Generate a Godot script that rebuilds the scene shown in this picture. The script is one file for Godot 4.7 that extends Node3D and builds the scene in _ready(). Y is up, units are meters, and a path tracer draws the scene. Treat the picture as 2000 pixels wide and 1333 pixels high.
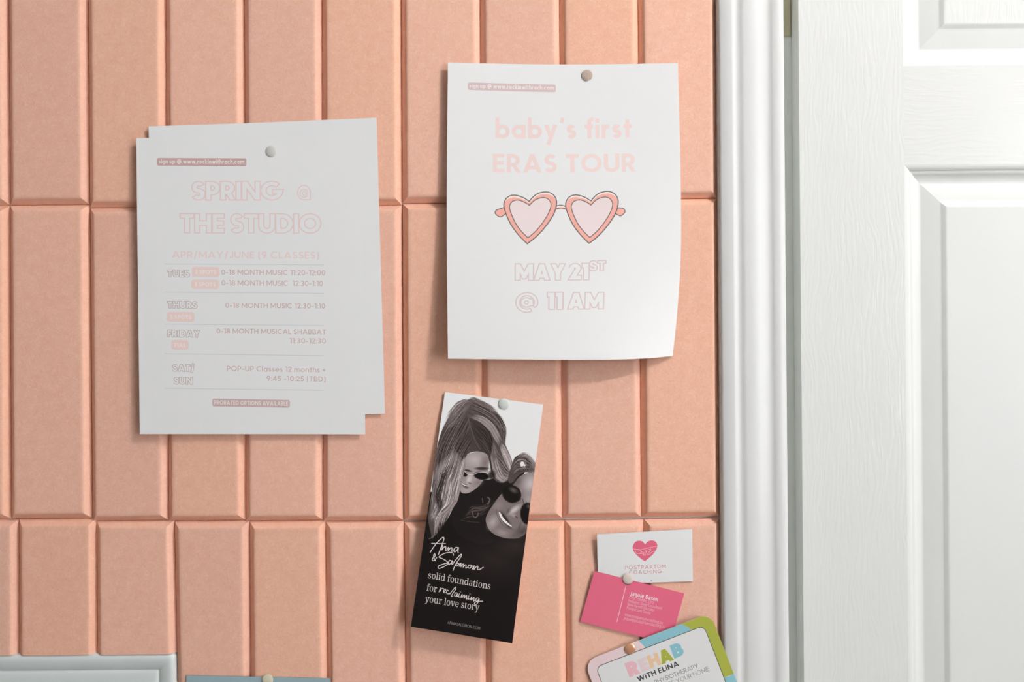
extends Node3D
# A peach felt-tiled wall with pinned papers and cards beside a white panelled door.
# Plaster plane of the wall: z = 0. The middle of the picture lies at (0, MID, 0).
const FOCAL := 1950.0        # focal length in pixels of the 2000 x 1333 frame
const MID := 1.35
const CAM_Z := 0.966
const ROLL := -0.0085
const MM := 0.001

# ------------------------------------------------------------------ helpers
func at(px: float, py: float, z: float) -> Vector3:
	# the point of the plane z that stands at pixel (px, py) of the photograph
	var a := (px - 1000.0) / FOCAL
	var b := (666.5 - py) / FOCAL
	var c := cos(ROLL)
	var s := sin(ROLL)
	var d := CAM_Z - z
	return Vector3((a * c - b * s) * d, MID + (a * s + b * c) * d, z)

func tag(o: Node, label: String, category: String, group := "") -> void:
	o.set_meta("label", label)
	o.set_meta("category", category)
	if group != "":
		o.set_meta("group", group)

func root_node(called: String, where: Vector3) -> Node3D:
	var o := Node3D.new()
	o.name = called
	add_child(o, true)
	o.position = where
	return o

func mesh_node(called: String, mesh: Mesh, m: Material, parent: Node = self, where := Vector3.ZERO) -> MeshInstance3D:
	var o := MeshInstance3D.new()
	o.name = called
	o.mesh = mesh
	o.material_override = m
	o.position = where
	o.cast_shadow = GeometryInstance3D.SHADOW_CASTING_SETTING_ON
	parent.add_child(o, true)
	return o

func paint(c: Color, rough: float, spec := 0.5) -> StandardMaterial3D:
	var m := StandardMaterial3D.new()
	m.albedo_color = c
	m.roughness = rough
	m.metallic_specular = spec
	return m

func box_mesh(lo: Vector3, hi: Vector3) -> ArrayMesh:
	# a plain box between two corners, with a tiny chamfer on its front edges
	var c: float = min(0.0008, (hi.z - lo.z) * 0.2)
	var rings := []
	for p in [[0.0, lo.z], [0.0, hi.z - c], [c, hi.z]]:
		rings.append([p[0], p[1]])
	return ring_mesh([Vector2(lo.x, hi.y), Vector2(hi.x, hi.y), Vector2(hi.x, lo.y), Vector2(lo.x, lo.y)], rings, true, Vector3.ZERO, true)

func inset_quad(q: Array, d: float) -> Array:
	# q clockwise from the top left; every side moved inwards by d
	var out := []
	for i in 4:
		var p: Vector2 = q[i]
		var a: Vector2 = (p - q[(i + 3) % 4]).normalized()
		var b: Vector2 = (q[(i + 1) % 4] - p).normalized()
		var na := Vector2(a.y, -a.x)
		var nb := Vector2(b.y, -b.x)
		var k := 1.0 + na.dot(nb)
		out.append(p + (na + nb) / k * d)
	return out

func ring_mesh(q: Array, rings: Array, cap: bool, origin := Vector3.ZERO, flat := false, swap_uv := false) -> ArrayMesh:
	# rings: [inset, z] from the outside in. One flat side strip for each side of the quad, mitred at the corners.
	var st := SurfaceTool.new()
	st.begin(Mesh.PRIMITIVE_TRIANGLES)
	var quads := []
	for r in rings:
		quads.append(inset_quad(q, r[0]))
	for i in 4:
		var j := (i + 1) % 4
		var along: Vector2 = (q[j] - q[i]).normalized()
		var outward := Vector2(-along.y, along.x)
		# normal of every profile piece, then of every profile point
		var pieces := []
		for k in rings.size() - 1:
			var di: float = rings[k + 1][0] - rings[k][0]
			var dz: float = rings[k + 1][1] - rings[k][1]
			pieces.append(Vector2(dz, di).normalized())
		for k in rings.size() - 1:
			var n0: Vector2 = pieces[k]
			var n1: Vector2 = pieces[k]
			if not flat:
				if k > 0:
					n0 = (pieces[k - 1] + pieces[k]).normalized()
				if k < pieces.size() - 1:
					n1 = (pieces[k] + pieces[k + 1]).normalized()
				elif cap:
					n1 = (pieces[k] + Vector2(0, 1)).normalized()
			var v := [quads[k][i], quads[k][j], quads[k + 1][j], quads[k + 1][i]]
			var z := [rings[k][1], rings[k][1], rings[k + 1][1], rings[k + 1][1]]
			var nn := [n0, n0, n1, n1]
			for t in [0, 1, 2, 0, 2, 3]:
				var n2: Vector2 = nn[t]
				st.set_normal(Vector3(outward.x * n2.x, outward.y * n2.x, n2.y))
				st.set_uv(Vector2(v[t].y, v[t].x) if swap_uv else v[t])
				st.add_vertex(Vector3(v[t].x, v[t].y, z[t]) - origin)
	if cap:
		var f: Array = quads[-1]
		for t in [0, 1, 2, 0, 2, 3]:
			st.set_normal(Vector3(0, 0, 1))
			st.set_uv(Vector2(f[t].y, f[t].x) if swap_uv else f[t])
			st.add_vertex(Vector3(f[t].x, f[t].y, rings[-1][1]) - origin)
	return st.commit()

func lathe_mesh(profile: Array, n: int) -> ArrayMesh:
	# profile: Vector2(radius, z); turned round the z axis
	var st := SurfaceTool.new()
	st.begin(Mesh.PRIMITIVE_TRIANGLES)
	st.set_smooth_group(0)
	for i in n:
		var a := TAU * i / n
		var b := TAU * (i + 1) / n
		for k in profile.size() - 1:
			var p: Vector2 = profile[k]
			var r: Vector2 = profile[k + 1]
			var v := [Vector3(cos(a) * p.x, sin(a) * p.x, p.y), Vector3(cos(b) * p.x, sin(b) * p.x, p.y), Vector3(cos(b) * r.x, sin(b) * r.x, r.y), Vector3(cos(a) * r.x, sin(a) * r.x, r.y)]
			for t in [0, 2, 1, 0, 3, 2]:
				st.set_uv(Vector2(v[t].x, v[t].y) * 80.0)
				st.add_vertex(v[t])
	st.index()
	st.generate_normals()
	return st.commit()

# ------------------------------------------------------------------ print: a small rasteriser for flat print on paper
class Canvas:
	var w: int
	var h: int
	var data: PackedByteArray
	var xf: Transform2D          # photograph pixels to texture pixels

	func _init(corners: Array, scale: float, ground: Color) -> void:
		var ex: Vector2 = corners[1] - corners[0]
		var ey: Vector2 = corners[3] - corners[0]
		w = int(ex.length() * scale)
		h = int(ey.length() * scale)
		var to_photo := Transform2D(ex / w, ey / h, corners[0])
		xf = to_photo.affine_inverse()
		var im := Image.create(w, h, false, Image.FORMAT_RGB8)
		im.fill(ground)
		data = im.get_data()

	func texture() -> ImageTexture:
		return ImageTexture.create_from_image(Image.create_from_data(w, h, false, Image.FORMAT_RGB8, data))

	func dab(x: int, y: int, c: Color, a: float) -> void:
		if x < 0 or y < 0 or x >= w or y >= h or a <= 0.0:
			return
		var i := (y * w + x) * 3
		data[i] = int(lerpf(data[i], c.r * 255.0, a) + 0.5)
		data[i + 1] = int(lerpf(data[i + 1], c.g * 255.0, a) + 0.5)
		data[i + 2] = int(lerpf(data[i + 2], c.b * 255.0, a) + 0.5)

	func fill(shapes: Array, c: Color, alpha := 1.0) -> void:
		# shapes: each an Array of PackedVector2Array in texture pixels, filled even-odd; the shapes are united
		var box := Rect2()
		var first := true
		for s in shapes:
			for p in s:
				for v in p:
					if first:
						box = Rect2(v, Vector2.ZERO)
						first = false
					else:
						box = box.expand(v)
		if first:
			return
		var x0: int = max(0, int(floor(box.position.x)))
		var y0: int = max(0, int(floor(box.position.y)))
		var x1: int = min(w - 1, int(ceil(box.end.x)))
		var y1: int = min(h - 1, int(ceil(box.end.y)))
		var bw := x1 - x0 + 1
		if bw <= 0 or y1 < y0:
			return
		for y in range(y0, y1 + 1):
			var total := PackedFloat32Array()
			total.resize(bw)
			for s in shapes:
				var cov := PackedFloat32Array()
				cov.resize(bw)
				var any := false
				for sub in 4:
					var ys := y + (sub + 0.5) * 0.25
					var xs := []
					for p in s:
						var n: int = p.size()
						var a: Vector2 = p[n - 1]
						for b in p:
							if (a.y <= ys) != (b.y <= ys):
								xs.append(a.x + (ys - a.y) / (b.y - a.y) * (b.x - a.x))
							a = b
					xs.sort()
					for k in range(0, xs.size() - 1, 2):
						var l: float = max(xs[k] - x0, 0.0)
						var r: float = min(xs[k + 1] - x0, float(bw))
						if r <= l:
							continue
						any = true
						var il := int(l)
						var ir: int = min(int(r), bw - 1)
						if il == ir:
							cov[il] += (r - l) * 0.25
						else:
							cov[il] += (il + 1 - l) * 0.25
							for x in range(il + 1, ir):
								cov[x] += 0.25
							cov[ir] += (r - ir) * 0.25
				if any:
					for x in bw:
						if cov[x] > total[x]:
							total[x] = cov[x]
			for x in bw:
				if total[x] > 0.0:
					dab(x0 + x, y, c, min(1.0, total[x]) * alpha)

	func poly(points: Array, c: Color, alpha := 1.0) -> void:
		var p := PackedVector2Array()
		for v in points:
			p.append(xf * (v as Vector2))
		fill([[p]], c, alpha)

	func stroke(points: Array, width: float, c: Color, alpha := 1.0, closed := false) -> void:
		# width in photograph pixels
		var p := PackedVector2Array()
		for v in points:
			p.append(xf * (v as Vector2) * 10.0)
		var d := width * xf.get_scale().x * 5.0
		var polys := Geometry2D.offset_polyline(p, d, Geometry2D.JOIN_ROUND, Geometry2D.END_JOINED if closed else Geometry2D.END_ROUND)
		var out := []
		for q in polys:
			var o := PackedVector2Array()
			for v in q:
				o.append(v * 0.1)
			out.append(o)
		fill([out], c, alpha)

	func blob(p: Vector2, rx: float, ry: float, turn: float, c: Color, alpha: float, hard := 2.0) -> void:
		# a soft oval dab of ink, for printed half tones
		var k := xf.get_scale().x
		var m := xf * p
		var r: float = max(rx, ry) * k
		var ca := cos(turn)
		var sa := sin(turn)
		for y in range(max(0, int(m.y - r)), min(h, int(m.y + r) + 1)):
			for x in range(max(0, int(m.x - r)), min(w, int(m.x + r) + 1)):
				var d := Vector2(x - m.x, y - m.y)
				var e := Vector2((d.x * ca + d.y * sa) / (rx * k), (-d.x * sa + d.y * ca) / (ry * k)).length()
				if e < 1.0:
					dab(x, y, c, alpha * min(1.0, (1.0 - e) * hard))

	func hair(points: Array, width: float, c: Color, alpha: float) -> void:
		# a thin tapering strand through a few control points (photograph pixels)
		var cv := Curve2D.new()
		var n := points.size()
		for i in n:
			var t: Vector2 = (points[min(i + 1, n - 1)] - points[max(i - 1, 0)]) / 6.0
			cv.add_point(xf * (points[i] as Vector2), xf.basis_xform(-t), xf.basis_xform(t))
		var length := cv.get_baked_length()
		var k := xf.get_scale().x
		var s := 0.0
		while s < length:
			var p := cv.sample_baked(s)
			var taper: float = clamp(min(s, length - s) / (length * 0.25), 0.15, 1.0)
			var r := width * k * 0.5 * taper
			for y in range(int(p.y - r), int(p.y + r) + 1):
				for x in range(int(p.x - r), int(p.x + r) + 1):
					dab(x, y, c, alpha * clamp(r + 0.6 - Vector2(x - p.x, y - p.y).length(), 0.0, 1.0))
			s += 0.8

func arc(cx: float, cy: float, rx: float, ry: float, a0: float, a1: float) -> Array:
	var n: int = max(3, int(ceil(abs(a1 - a0) / 10.0)))
	var out := []
	for i in n + 1:
		var a := deg_to_rad(lerpf(a0, a1, float(i) / n))
		out.append(Vector2(cx + cos(a) * rx, cy + sin(a) * ry))
	return out

func bowl(h: float, y0: float, y1: float, right: float) -> Array:
	var ry := (y1 - y0) / 2.0
	var rx: float = min(ry, right - h * 2.0)
	return [Vector2(h, y1)] + arc(right - h - rx, y0 + ry, rx, ry, 90, -90) + [Vector2(h, y0)]

func glyph(c: String, h: float) -> Array:
	# a geometric sans drawn as pen strokes: [width, [[points, closed, clipped to the letter's box], ...], top]
	# 100 units are the height of a capital, h is half the weight of the pen
	var X := 70.0
	var r := X / 2.0
	var t := 100.0 - h
	var s := []
	var W := 60.0
	var top := 100.0
	match c:
		" ":
			W = 22.0
		"A":
			W = 92.0
			s = [[[Vector2(h * 1.15, 0), Vector2(46, 100)], false, true], [[Vector2(W - h * 1.15, 0), Vector2(46, 100)], false, true], [[Vector2(24, 27), Vector2(68, 27)], false, false]]
		"B":
			W = 66.0
			s = [[[Vector2(h, 0), Vector2(h, 100)], false, false], [bowl(h, 52, t, 62), false, false], [bowl(h, h, 52, 66), false, false]]
		"C":
			W = 86.0
			s = [[arc(50, 50, 50 - h, 50 - h, 48, 312), false, false]]
		"D":
			W = 80.0
			s = [[[Vector2(h, 0), Vector2(h, 100)], false, false], [bowl(h, h, t, W), false, false]]
		"E":
			W = 56.0
			s = [[[Vector2(h, 0), Vector2(h, 100)], false, false], [[Vector2(h, t), Vector2(W, t)], false, false], [[Vector2(h, 51), Vector2(W - 3, 51)], false, false], [[Vector2(h, h), Vector2(W, h)], false, false]]
		"F":
			W = 54.0
			s = [[[Vector2(h, 0), Vector2(h, 100)], false, false], [[Vector2(h, t), Vector2(W, t)], false, false], [[Vector2(h, 48), Vector2(W - 4, 48)], false, false]]
		"G":
			W = 98.0
			s = [[arc(50, 50, 50 - h, 50 - h, 46, 353) + [Vector2(52, 44)], false, false]]
		"H":
			W = 78.0
			s = [[[Vector2(h, 0), Vector2(h, 100)], false, false], [[Vector2(W - h, 0), Vector2(W - h, 100)], false, false], [[Vector2(h, 51), Vector2(W - h, 51)], false, false]]
		"I":
			W = 2 * h
			s = [[[Vector2(h, 0), Vector2(h, 100)], false, false]]
		"J":
			W = 50.0
			s = [[[Vector2(W - h, 100)] + arc(25, 25, 25 - h, 25 - h, 0, -165), false, false]]
		"L":
			W = 50.0
			s = [[[Vector2(h, 100), Vector2(h, h), Vector2(W, h)], false, false]]
		"M":
			W = 100.0
			s = [[[Vector2(h, 0), Vector2(h, 100)], false, false], [[Vector2(W - h, 0), Vector2(W - h, 100)], false, false], [[Vector2(h * 0.9, 102), Vector2(50, 22), Vector2(W - h * 0.9, 102)], false, true]]
		"N":
			W = 84.0
			s = [[[Vector2(h, 0), Vector2(h, 100)], false, false], [[Vector2(W - h, 0), Vector2(W - h, 100)], false, false], [[Vector2(h, 100), Vector2(W - h, 0)], false, true]]
		"O":
			W = 100.0
			s = [[arc(50, 50, 50 - h, 50 - h, 0, 350), true, false]]
		"P":
			W = 64.0
			s = [[[Vector2(h, 0), Vector2(h, 100)], false, false], [bowl(h, 40, t, W), false, false]]
		"R":
			W = 68.0
			s = [[[Vector2(h, 0), Vector2(h, 100)], false, false], [bowl(h, 42, t, 64), false, false], [[Vector2(W - h * 1.1, 0), Vector2(34, 44)], false, true, 1]]
		"S":
			W = 62.0
			var ry := (100.0 - 2 * h) / 4.0
			s = [[arc(31, t - ry, 29 - h, ry, 28, 270) + arc(31, h + ry, 31 - h, ry, 90, -152), false, false]]
		"T":
			W = 64.0
			s = [[[Vector2(0, t), Vector2(W, t)], false, false], [[Vector2(32, 0), Vector2(32, 100)], false, false]]
		"U":
			W = 76.0
			s = [[[Vector2(h, 100)] + arc(38, 38, 38 - h, 38 - h, 180, 360) + [Vector2(W - h, 100)], false, false]]
		"V":
			W = 88.0
			s = [[[Vector2(h * 1.15, 100), Vector2(44, 0)], false, true], [[Vector2(W - h * 1.15, 100), Vector2(44, 0)], false, true]]
		"W":
			W = 124.0
			s = [[[Vector2(h, 100), Vector2(36, 0)], false, true], [[Vector2(62, 100), Vector2(36, 0)], false, true], [[Vector2(62, 100), Vector2(88, 0)], false, true], [[Vector2(W - h, 100), Vector2(88, 0)], false, true]]
		"Y":
			W = 84.0
			s = [[[Vector2(h * 1.2, 100), Vector2(42, 42)], false, true, 1], [[Vector2(W - h * 1.2, 100), Vector2(42, 42)], false, true, 1], [[Vector2(42, 0), Vector2(42, 50)], false, false]]
		"0":
			W = 66.0
			s = [[arc(33, 50, 33 - h, 50 - h, 0, 350), true, false]]
		"1":
			W = 36.0
			s = [[[Vector2(0, t), Vector2(W - h, t)], false, false], [[Vector2(W - h, 0), Vector2(W - h, 100)], false, false]]
		"2":
			W = 62.0
			s = [[arc(30, 70, 30 - h, 30 - h, 172, -38) + [Vector2(h + 4, h), Vector2(W, h)], false, false]]
		"3":
			W = 60.0
			s = [[arc(29, 75 - h / 2, 26 - h, 25 - h / 2, 160, -90) + arc(29, 26, 30 - h, 26 - h, 90, -160), false, false]]
		"4":
			W = 70.0
			s = [[[Vector2(52, 0), Vector2(52, 100)], false, false], [[Vector2(50, 98), Vector2(h + 2, 24), Vector2(W, 24)], false, true]]
		"5":
			W = 62.0
			s = [[[Vector2(W - 4, t), Vector2(h + 6, t), Vector2(h + 3, 54)] + arc(30, 32, 31 - h, 32 - h, 118, -155), false, false]]
		"8":
			W = 62.0
			s = [[arc(31, 75 - h / 2, 27 - h, 25 - h / 2, 0, 350), true, false], [arc(31, 27, 31 - h, 27 - h, 0, 350), true, false]]
		"9":
			W = 62.0
			s = [[arc(31, 69, 31 - h, 31 - h, 0, 350), true, false], [[Vector2(26, 0), Vector2(W - h - 1, 62)], false, true, 1]]
		"/":
			W = 46.0
			s = [[[Vector2(h, -14), Vector2(W - h, 112)], false, false]]
		"(":
			W = 30.0
			s = [[arc(64, 42, 64 - h, 112, 148, 212), false, false]]
		")":
			W = 30.0
			s = [[arc(-34, 42, 64 - h, 112, 32, -32), false, false]]
		"-":
			W = 44.0
			s = [[[Vector2(2, 38), Vector2(42, 38)], false, false]]
		"+":
			W = 54.0
			s = [[[Vector2(2, 44), Vector2(52, 44)], false, false], [[Vector2(27, 19), Vector2(27, 69)], false, false]]
		":":
			W = 2.2 * h
			s = [[[Vector2(h, 2), Vector2(h, 2 + 2 * h)], false, false], [[Vector2(h, 52), Vector2(h, 52 + 2 * h)], false, false]]
		".":
			W = 2.2 * h
			s = [[[Vector2(h, 0), Vector2(h, 2 * h)], false, false]]
		",":
			W = 2.2 * h
			s = [[[Vector2(h, 2 * h), Vector2(h * 0.4, -10)], false, false]]
		"'":
			W = 24.0
			s = [[[Vector2(17, 106), Vector2(9, 80)], false, false]]
		"@":
			W = 112.0
			s = [[arc(56, 44, 56 - h, 60 - h, -62, -360) + arc(86, 40, 26 - h, 20, 0, -100).slice(0, 8), false, false], [arc(54, 44, 25 - h * 0.6, 25 - h * 0.6, 0, 350), true, false], [[Vector2(78, 66), Vector2(80, 24)], false, false]]
		"a":
			W = X
			s = [[arc(r, r, r - h, r - h, 0, 350), true, false], [[Vector2(X - h, 0), Vector2(X - h, X)], false, false]]
		"b":
			W = X
			s = [[arc(r, r, r - h, r - h, 0, 350), true, false], [[Vector2(h, 0), Vector2(h, 108)], false, false]]
		"c":
			W = X * 0.86
			s = [[arc(r, r, r - h, r - h, 46, 314), false, false]]
		"d":
			W = X
			s = [[arc(r, r, r - h, r - h, 0, 350), true, false], [[Vector2(X - h, 0), Vector2(X - h, 108)], false, false]]
		"e":
			W = X
			s = [[[Vector2(h, r - 2), Vector2(X - h, r - 2)] + arc(r, r, r - h, r - h, 2, 312), false, false]]
		"f":
			W = 44.0
			s = [[[Vector2(14 + h, 0)] + arc(14 + h + 16, 84, 16, 24 - h, 180, 70), false, false], [[Vector2(0, X - h), Vector2(42, X - h)], false, false]]
		"g":
			W = X
			s = [[arc(r, r, r - h, r - h, 0, 350), true, false], [[Vector2(X - h, X)] + arc(r, -4, r - h, 24 - h * 0.5, 0, -150), false, false]]
		"h":
			W = 62.0
			s = [[[Vector2(h, 0), Vector2(h, 108)], false, false], [[Vector2(h, 30)] + arc(31, X - 31, 31 - h, 31 - h, 180, 0) + [Vector2(W - h, 0)], false, false]]
		"i":
			W = 2 * h
			s = [[[Vector2(h, 0), Vector2(h, X)], false, false], [[Vector2(h, X + 10), Vector2(h, X + 10 + 2.2 * h)], false, false]]
		"k":
			W = 58.0
			s = [[[Vector2(h, 0), Vector2(h, 108)], false, false], [[Vector2(W - h * 1.3, X), Vector2(h, 26)], false, true, 1], [[Vector2(W - h * 1.2, 0), Vector2(24, 38)], false, true, 1]]
			top = X
		"l":
			W = 2 * h
			s = [[[Vector2(h, 0), Vector2(h, 108)], false, false]]
		"m":
			W = 104.0
			s = [[[Vector2(h, 0), Vector2(h, X)], false, false], [[Vector2(h, 34)] + arc(29, X - 28, 29 - h, 28 - h, 180, 0) + [Vector2(58 - h, 0)], false, false], [[Vector2(58 - h, 34)] + arc(81 - h, X - 28, 23, 28 - h, 180, 0) + [Vector2(104 - h, 0)], false, false]]
		"n":
			W = 62.0
			s = [[[Vector2(h, 0), Vector2(h, X)], false, false], [[Vector2(h, 30)] + arc(31, X - 31, 31 - h, 31 - h, 180, 0) + [Vector2(W - h, 0)], false, false]]
		"o":
			W = X
			s = [[arc(r, r, r - h, r - h, 0, 350), true, false]]
		"p":
			W = X
			s = [[arc(r, r, r - h, r - h, 0, 350), true, false], [[Vector2(h, -32), Vector2(h, X)], false, false]]
		"r":
			W = 42.0
			s = [[[Vector2(h, 0), Vector2(h, X)], false, false], [[Vector2(h, 30)] + arc(34, X - 32, 34 - h, 32 - h, 180, 78), false, false]]
		"s":
			W = 48.0
			var ys := (X - 2 * h) / 4.0
			s = [[arc(24, X - h - ys, 22 - h, ys, 28, 270) + arc(24, h + ys, 24 - h, ys, 90, -152), false, false]]
		"t":
			W = 42.0
			s = [[[Vector2(20, 0), Vector2(20, 94)], false, false], [[Vector2(0, X - h), Vector2(42, X - h)], false, false]]
		"u":
			W = 62.0
			s = [[[Vector2(h, X)] + arc(31, 31, 31 - h, 31 - h, 180, 360) + [Vector2(W - h, X)], false, false]]
		"w":
			W = 98.0
			top = X
			s = [[[Vector2(h, X), Vector2(28, 0)], false, true], [[Vector2(49, X), Vector2(28, 0)], false, true], [[Vector2(49, X), Vector2(70, 0)], false, true], [[Vector2(W - h, X), Vector2(70, 0)], false, true]]
		"y":
			W = 68.0
			top = X
			s = [[[Vector2(h * 1.15, X), Vector2(36, 2)], false, true, 1], [[Vector2(W - h * 1.15, X), Vector2(21, -32)], false, false]]
	return [W, s, top]

func pen_shapes(c: String, h: float, grow: float) -> Array:
	# the filled outlines of one letter, the pen made thicker or thinner by grow on every side
	var g := glyph(c, h)
	var out := []
	for s in g[1]:
		var pts: Array = s[0].duplicate()
		var n := pts.size()
		var delta := h + grow
		if not s[1]:
			var ext := h * 2.5 if s[2] else grow
			pts[0] = pts[0] + (pts[0] - pts[1]).normalized() * ext
			if not (s.size() > 3):
				pts[n - 1] = pts[n - 1] + (pts[n - 1] - pts[n - 2]).normalized() * ext
		var polys := Geometry2D.offset_polyline(PackedVector2Array(pts), delta, Geometry2D.JOIN_MITER, Geometry2D.END_JOINED if s[1] else Geometry2D.END_BUTT)
		if s[2]:
			var lo := 0.0 - grow
			var hi: float = g[2] + grow
			var band := PackedVector2Array([Vector2(-grow, lo), Vector2(g[0] + grow, lo), Vector2(g[0] + grow, hi), Vector2(-grow, hi)])
			var cut := []
			for p in polys:
				cut.append_array(Geometry2D.intersect_polygons(p, band))
			polys.assign(cut)
		out.append(polys)
	return out

func words(cv: Canvas, text: String, from: Vector2, to: Vector2, cap: float, h: float, ink: Color, outline := 0.0, inside := Color.WHITE, track := 11.0) -> void:
	# text from its left end to its right end on the baseline (photograph pixels); cap is the height of a capital
	var total := 0.0
	for i in text.length():
		total += glyph(text[i], h)[0] + (track if i < text.length() - 1 else 0.0)
	var dir := to - from
	var ex := dir / total
	var ey := Vector2(dir.y, -dir.x).normalized() * cap / 100.0
	var x := 0.0
	for i in text.length():
		var m := cv.xf * Transform2D(ex, ey, from + ex * x)
		for pass_ in ([0.0] if outline == 0.0 else [outline, -outline]):
			var grow: float = pass_ / 2.0 / cap * 100.0
			var shapes := []
			for s in pen_shapes(text[i], h, grow):
				var polys := []
				for p in s:
					polys.append(m * (p as PackedVector2Array))
				shapes.append(polys)
			cv.fill(shapes, inside if pass_ < 0.0 else ink)
		x += glyph(text[i], h)[0] + track

func set_words(cv: Canvas, text: String, from: Vector2, to: Vector2, cap: float, face: String, weight: int, ink: Color, alpha := 1.0) -> void:
	# the same in one of the system's faces
	var f := SystemFont.new()
	f.font_names = PackedStringArray([face])
	f.font_weight = weight
	var tm := TextMesh.new()
	tm.font = f
	tm.font_size = 64
	tm.pixel_size = 1.0
	tm.depth = 0.0
	tm.curve_step = 2.0
	tm.text = text
	tm.horizontal_alignment = HORIZONTAL_ALIGNMENT_LEFT
	tm.vertical_alignment = VERTICAL_ALIGNMENT_BOTTOM
	var arrays := tm.get_mesh_arrays()
	var v: PackedVector3Array = arrays[Mesh.ARRAY_VERTEX]
	var idx = arrays[Mesh.ARRAY_INDEX]
	var lo := Vector2(1e9, 1e9)
	var hi := -lo
	for p in v:
		lo = lo.min(Vector2(p.x, p.y))
		hi = hi.max(Vector2(p.x, p.y))
	var down := TextServerManager.get_primary_interface()
	var descent := f.get_descent(64)
	var dir := to - from
	var ex := dir / (hi.x - lo.x)
	var ey := Vector2(dir.y, -dir.x).normalized() * cap / (64.0 * 0.714)
	# the descent line of the face is the bottom of the text box
	var m := cv.xf * Transform2D(ex, ey, from - ex * lo.x - ey * descent)
	var n: int = idx.size() if idx != null and idx.size() > 0 else v.size()
	var total := {}
	for k in range(0, n, 3):
		var tri := []
		for j in 3:
			var p: Vector3 = v[idx[k + j]] if idx != null and idx.size() > 0 else v[k + j]
			tri.append(m * Vector2(p.x, p.y))
		cover(cv, tri, total)
	for key in total:
		cv.dab(key % cv.w, key / cv.w, ink, min(1.0, total[key]) * alpha)

func cover(cv: Canvas, t: Array, total: Dictionary) -> void:
	var area: float = (t[1] - t[0]).cross(t[2] - t[0])
	if abs(area) < 1e-6:
		return
	var lo: Vector2 = t[0].min(t[1]).min(t[2])
	var hi: Vector2 = t[0].max(t[1]).max(t[2])
	for y in range(max(0, int(lo.y)), min(cv.h - 1, int(hi.y)) + 1):
		for x in range(max(0, int(lo.x)), min(cv.w - 1, int(hi.x)) + 1):
			var c := 0.0
			for sy in 3:
				for sx in 3:
					var p := Vector2(x + (sx + 0.5) / 3.0, y + (sy + 0.5) / 3.0)
					var a: float = (t[1] - t[0]).cross(p - t[0]) / area
					var b: float = (t[2] - t[1]).cross(p - t[1]) / area
					if a >= 0.0 and b >= 0.0 and a + b <= 1.0:
						c += 1.0 / 9.0
			if c > 0.0:
				var key := y * cv.w + x
				total[key] = total.get(key, 0.0) + c

func rounded(x0: float, y0: float, x1: float, y1: float, r: float) -> Array:
	return arc(x1 - r, y0 + r, r, r, -90, 0) + arc(x1 - r, y1 - r, r, r, 0, 90) + arc(x0 + r, y1 - r, r, r, 90, 180) + arc(x0 + r, y0 + r, r, r, 180, 270)

func g8(r: int, g: int, b: int) -> Color:
	return Color(r / 255.0, g / 255.0, b / 255.0)

func smooth_line(pts: Array, closed := false) -> Array:
	# a rounded line through the given points
	var out := []
	var n := pts.size()
	for i in (n if closed else n - 1):
		var a: Vector2 = pts[(i - 1 + n) % n] if closed or i > 0 else pts[i]
		var b: Vector2 = pts[i]
		var c: Vector2 = pts[(i + 1) % n]
		var d: Vector2 = pts[(i + 2) % n] if closed or i < n - 2 else c
		for k in 6:
			out.append(b.cubic_interpolate(c, a, d, k / 6.0))
	if not closed:
		out.append(pts[n - 1])
	return out

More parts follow.
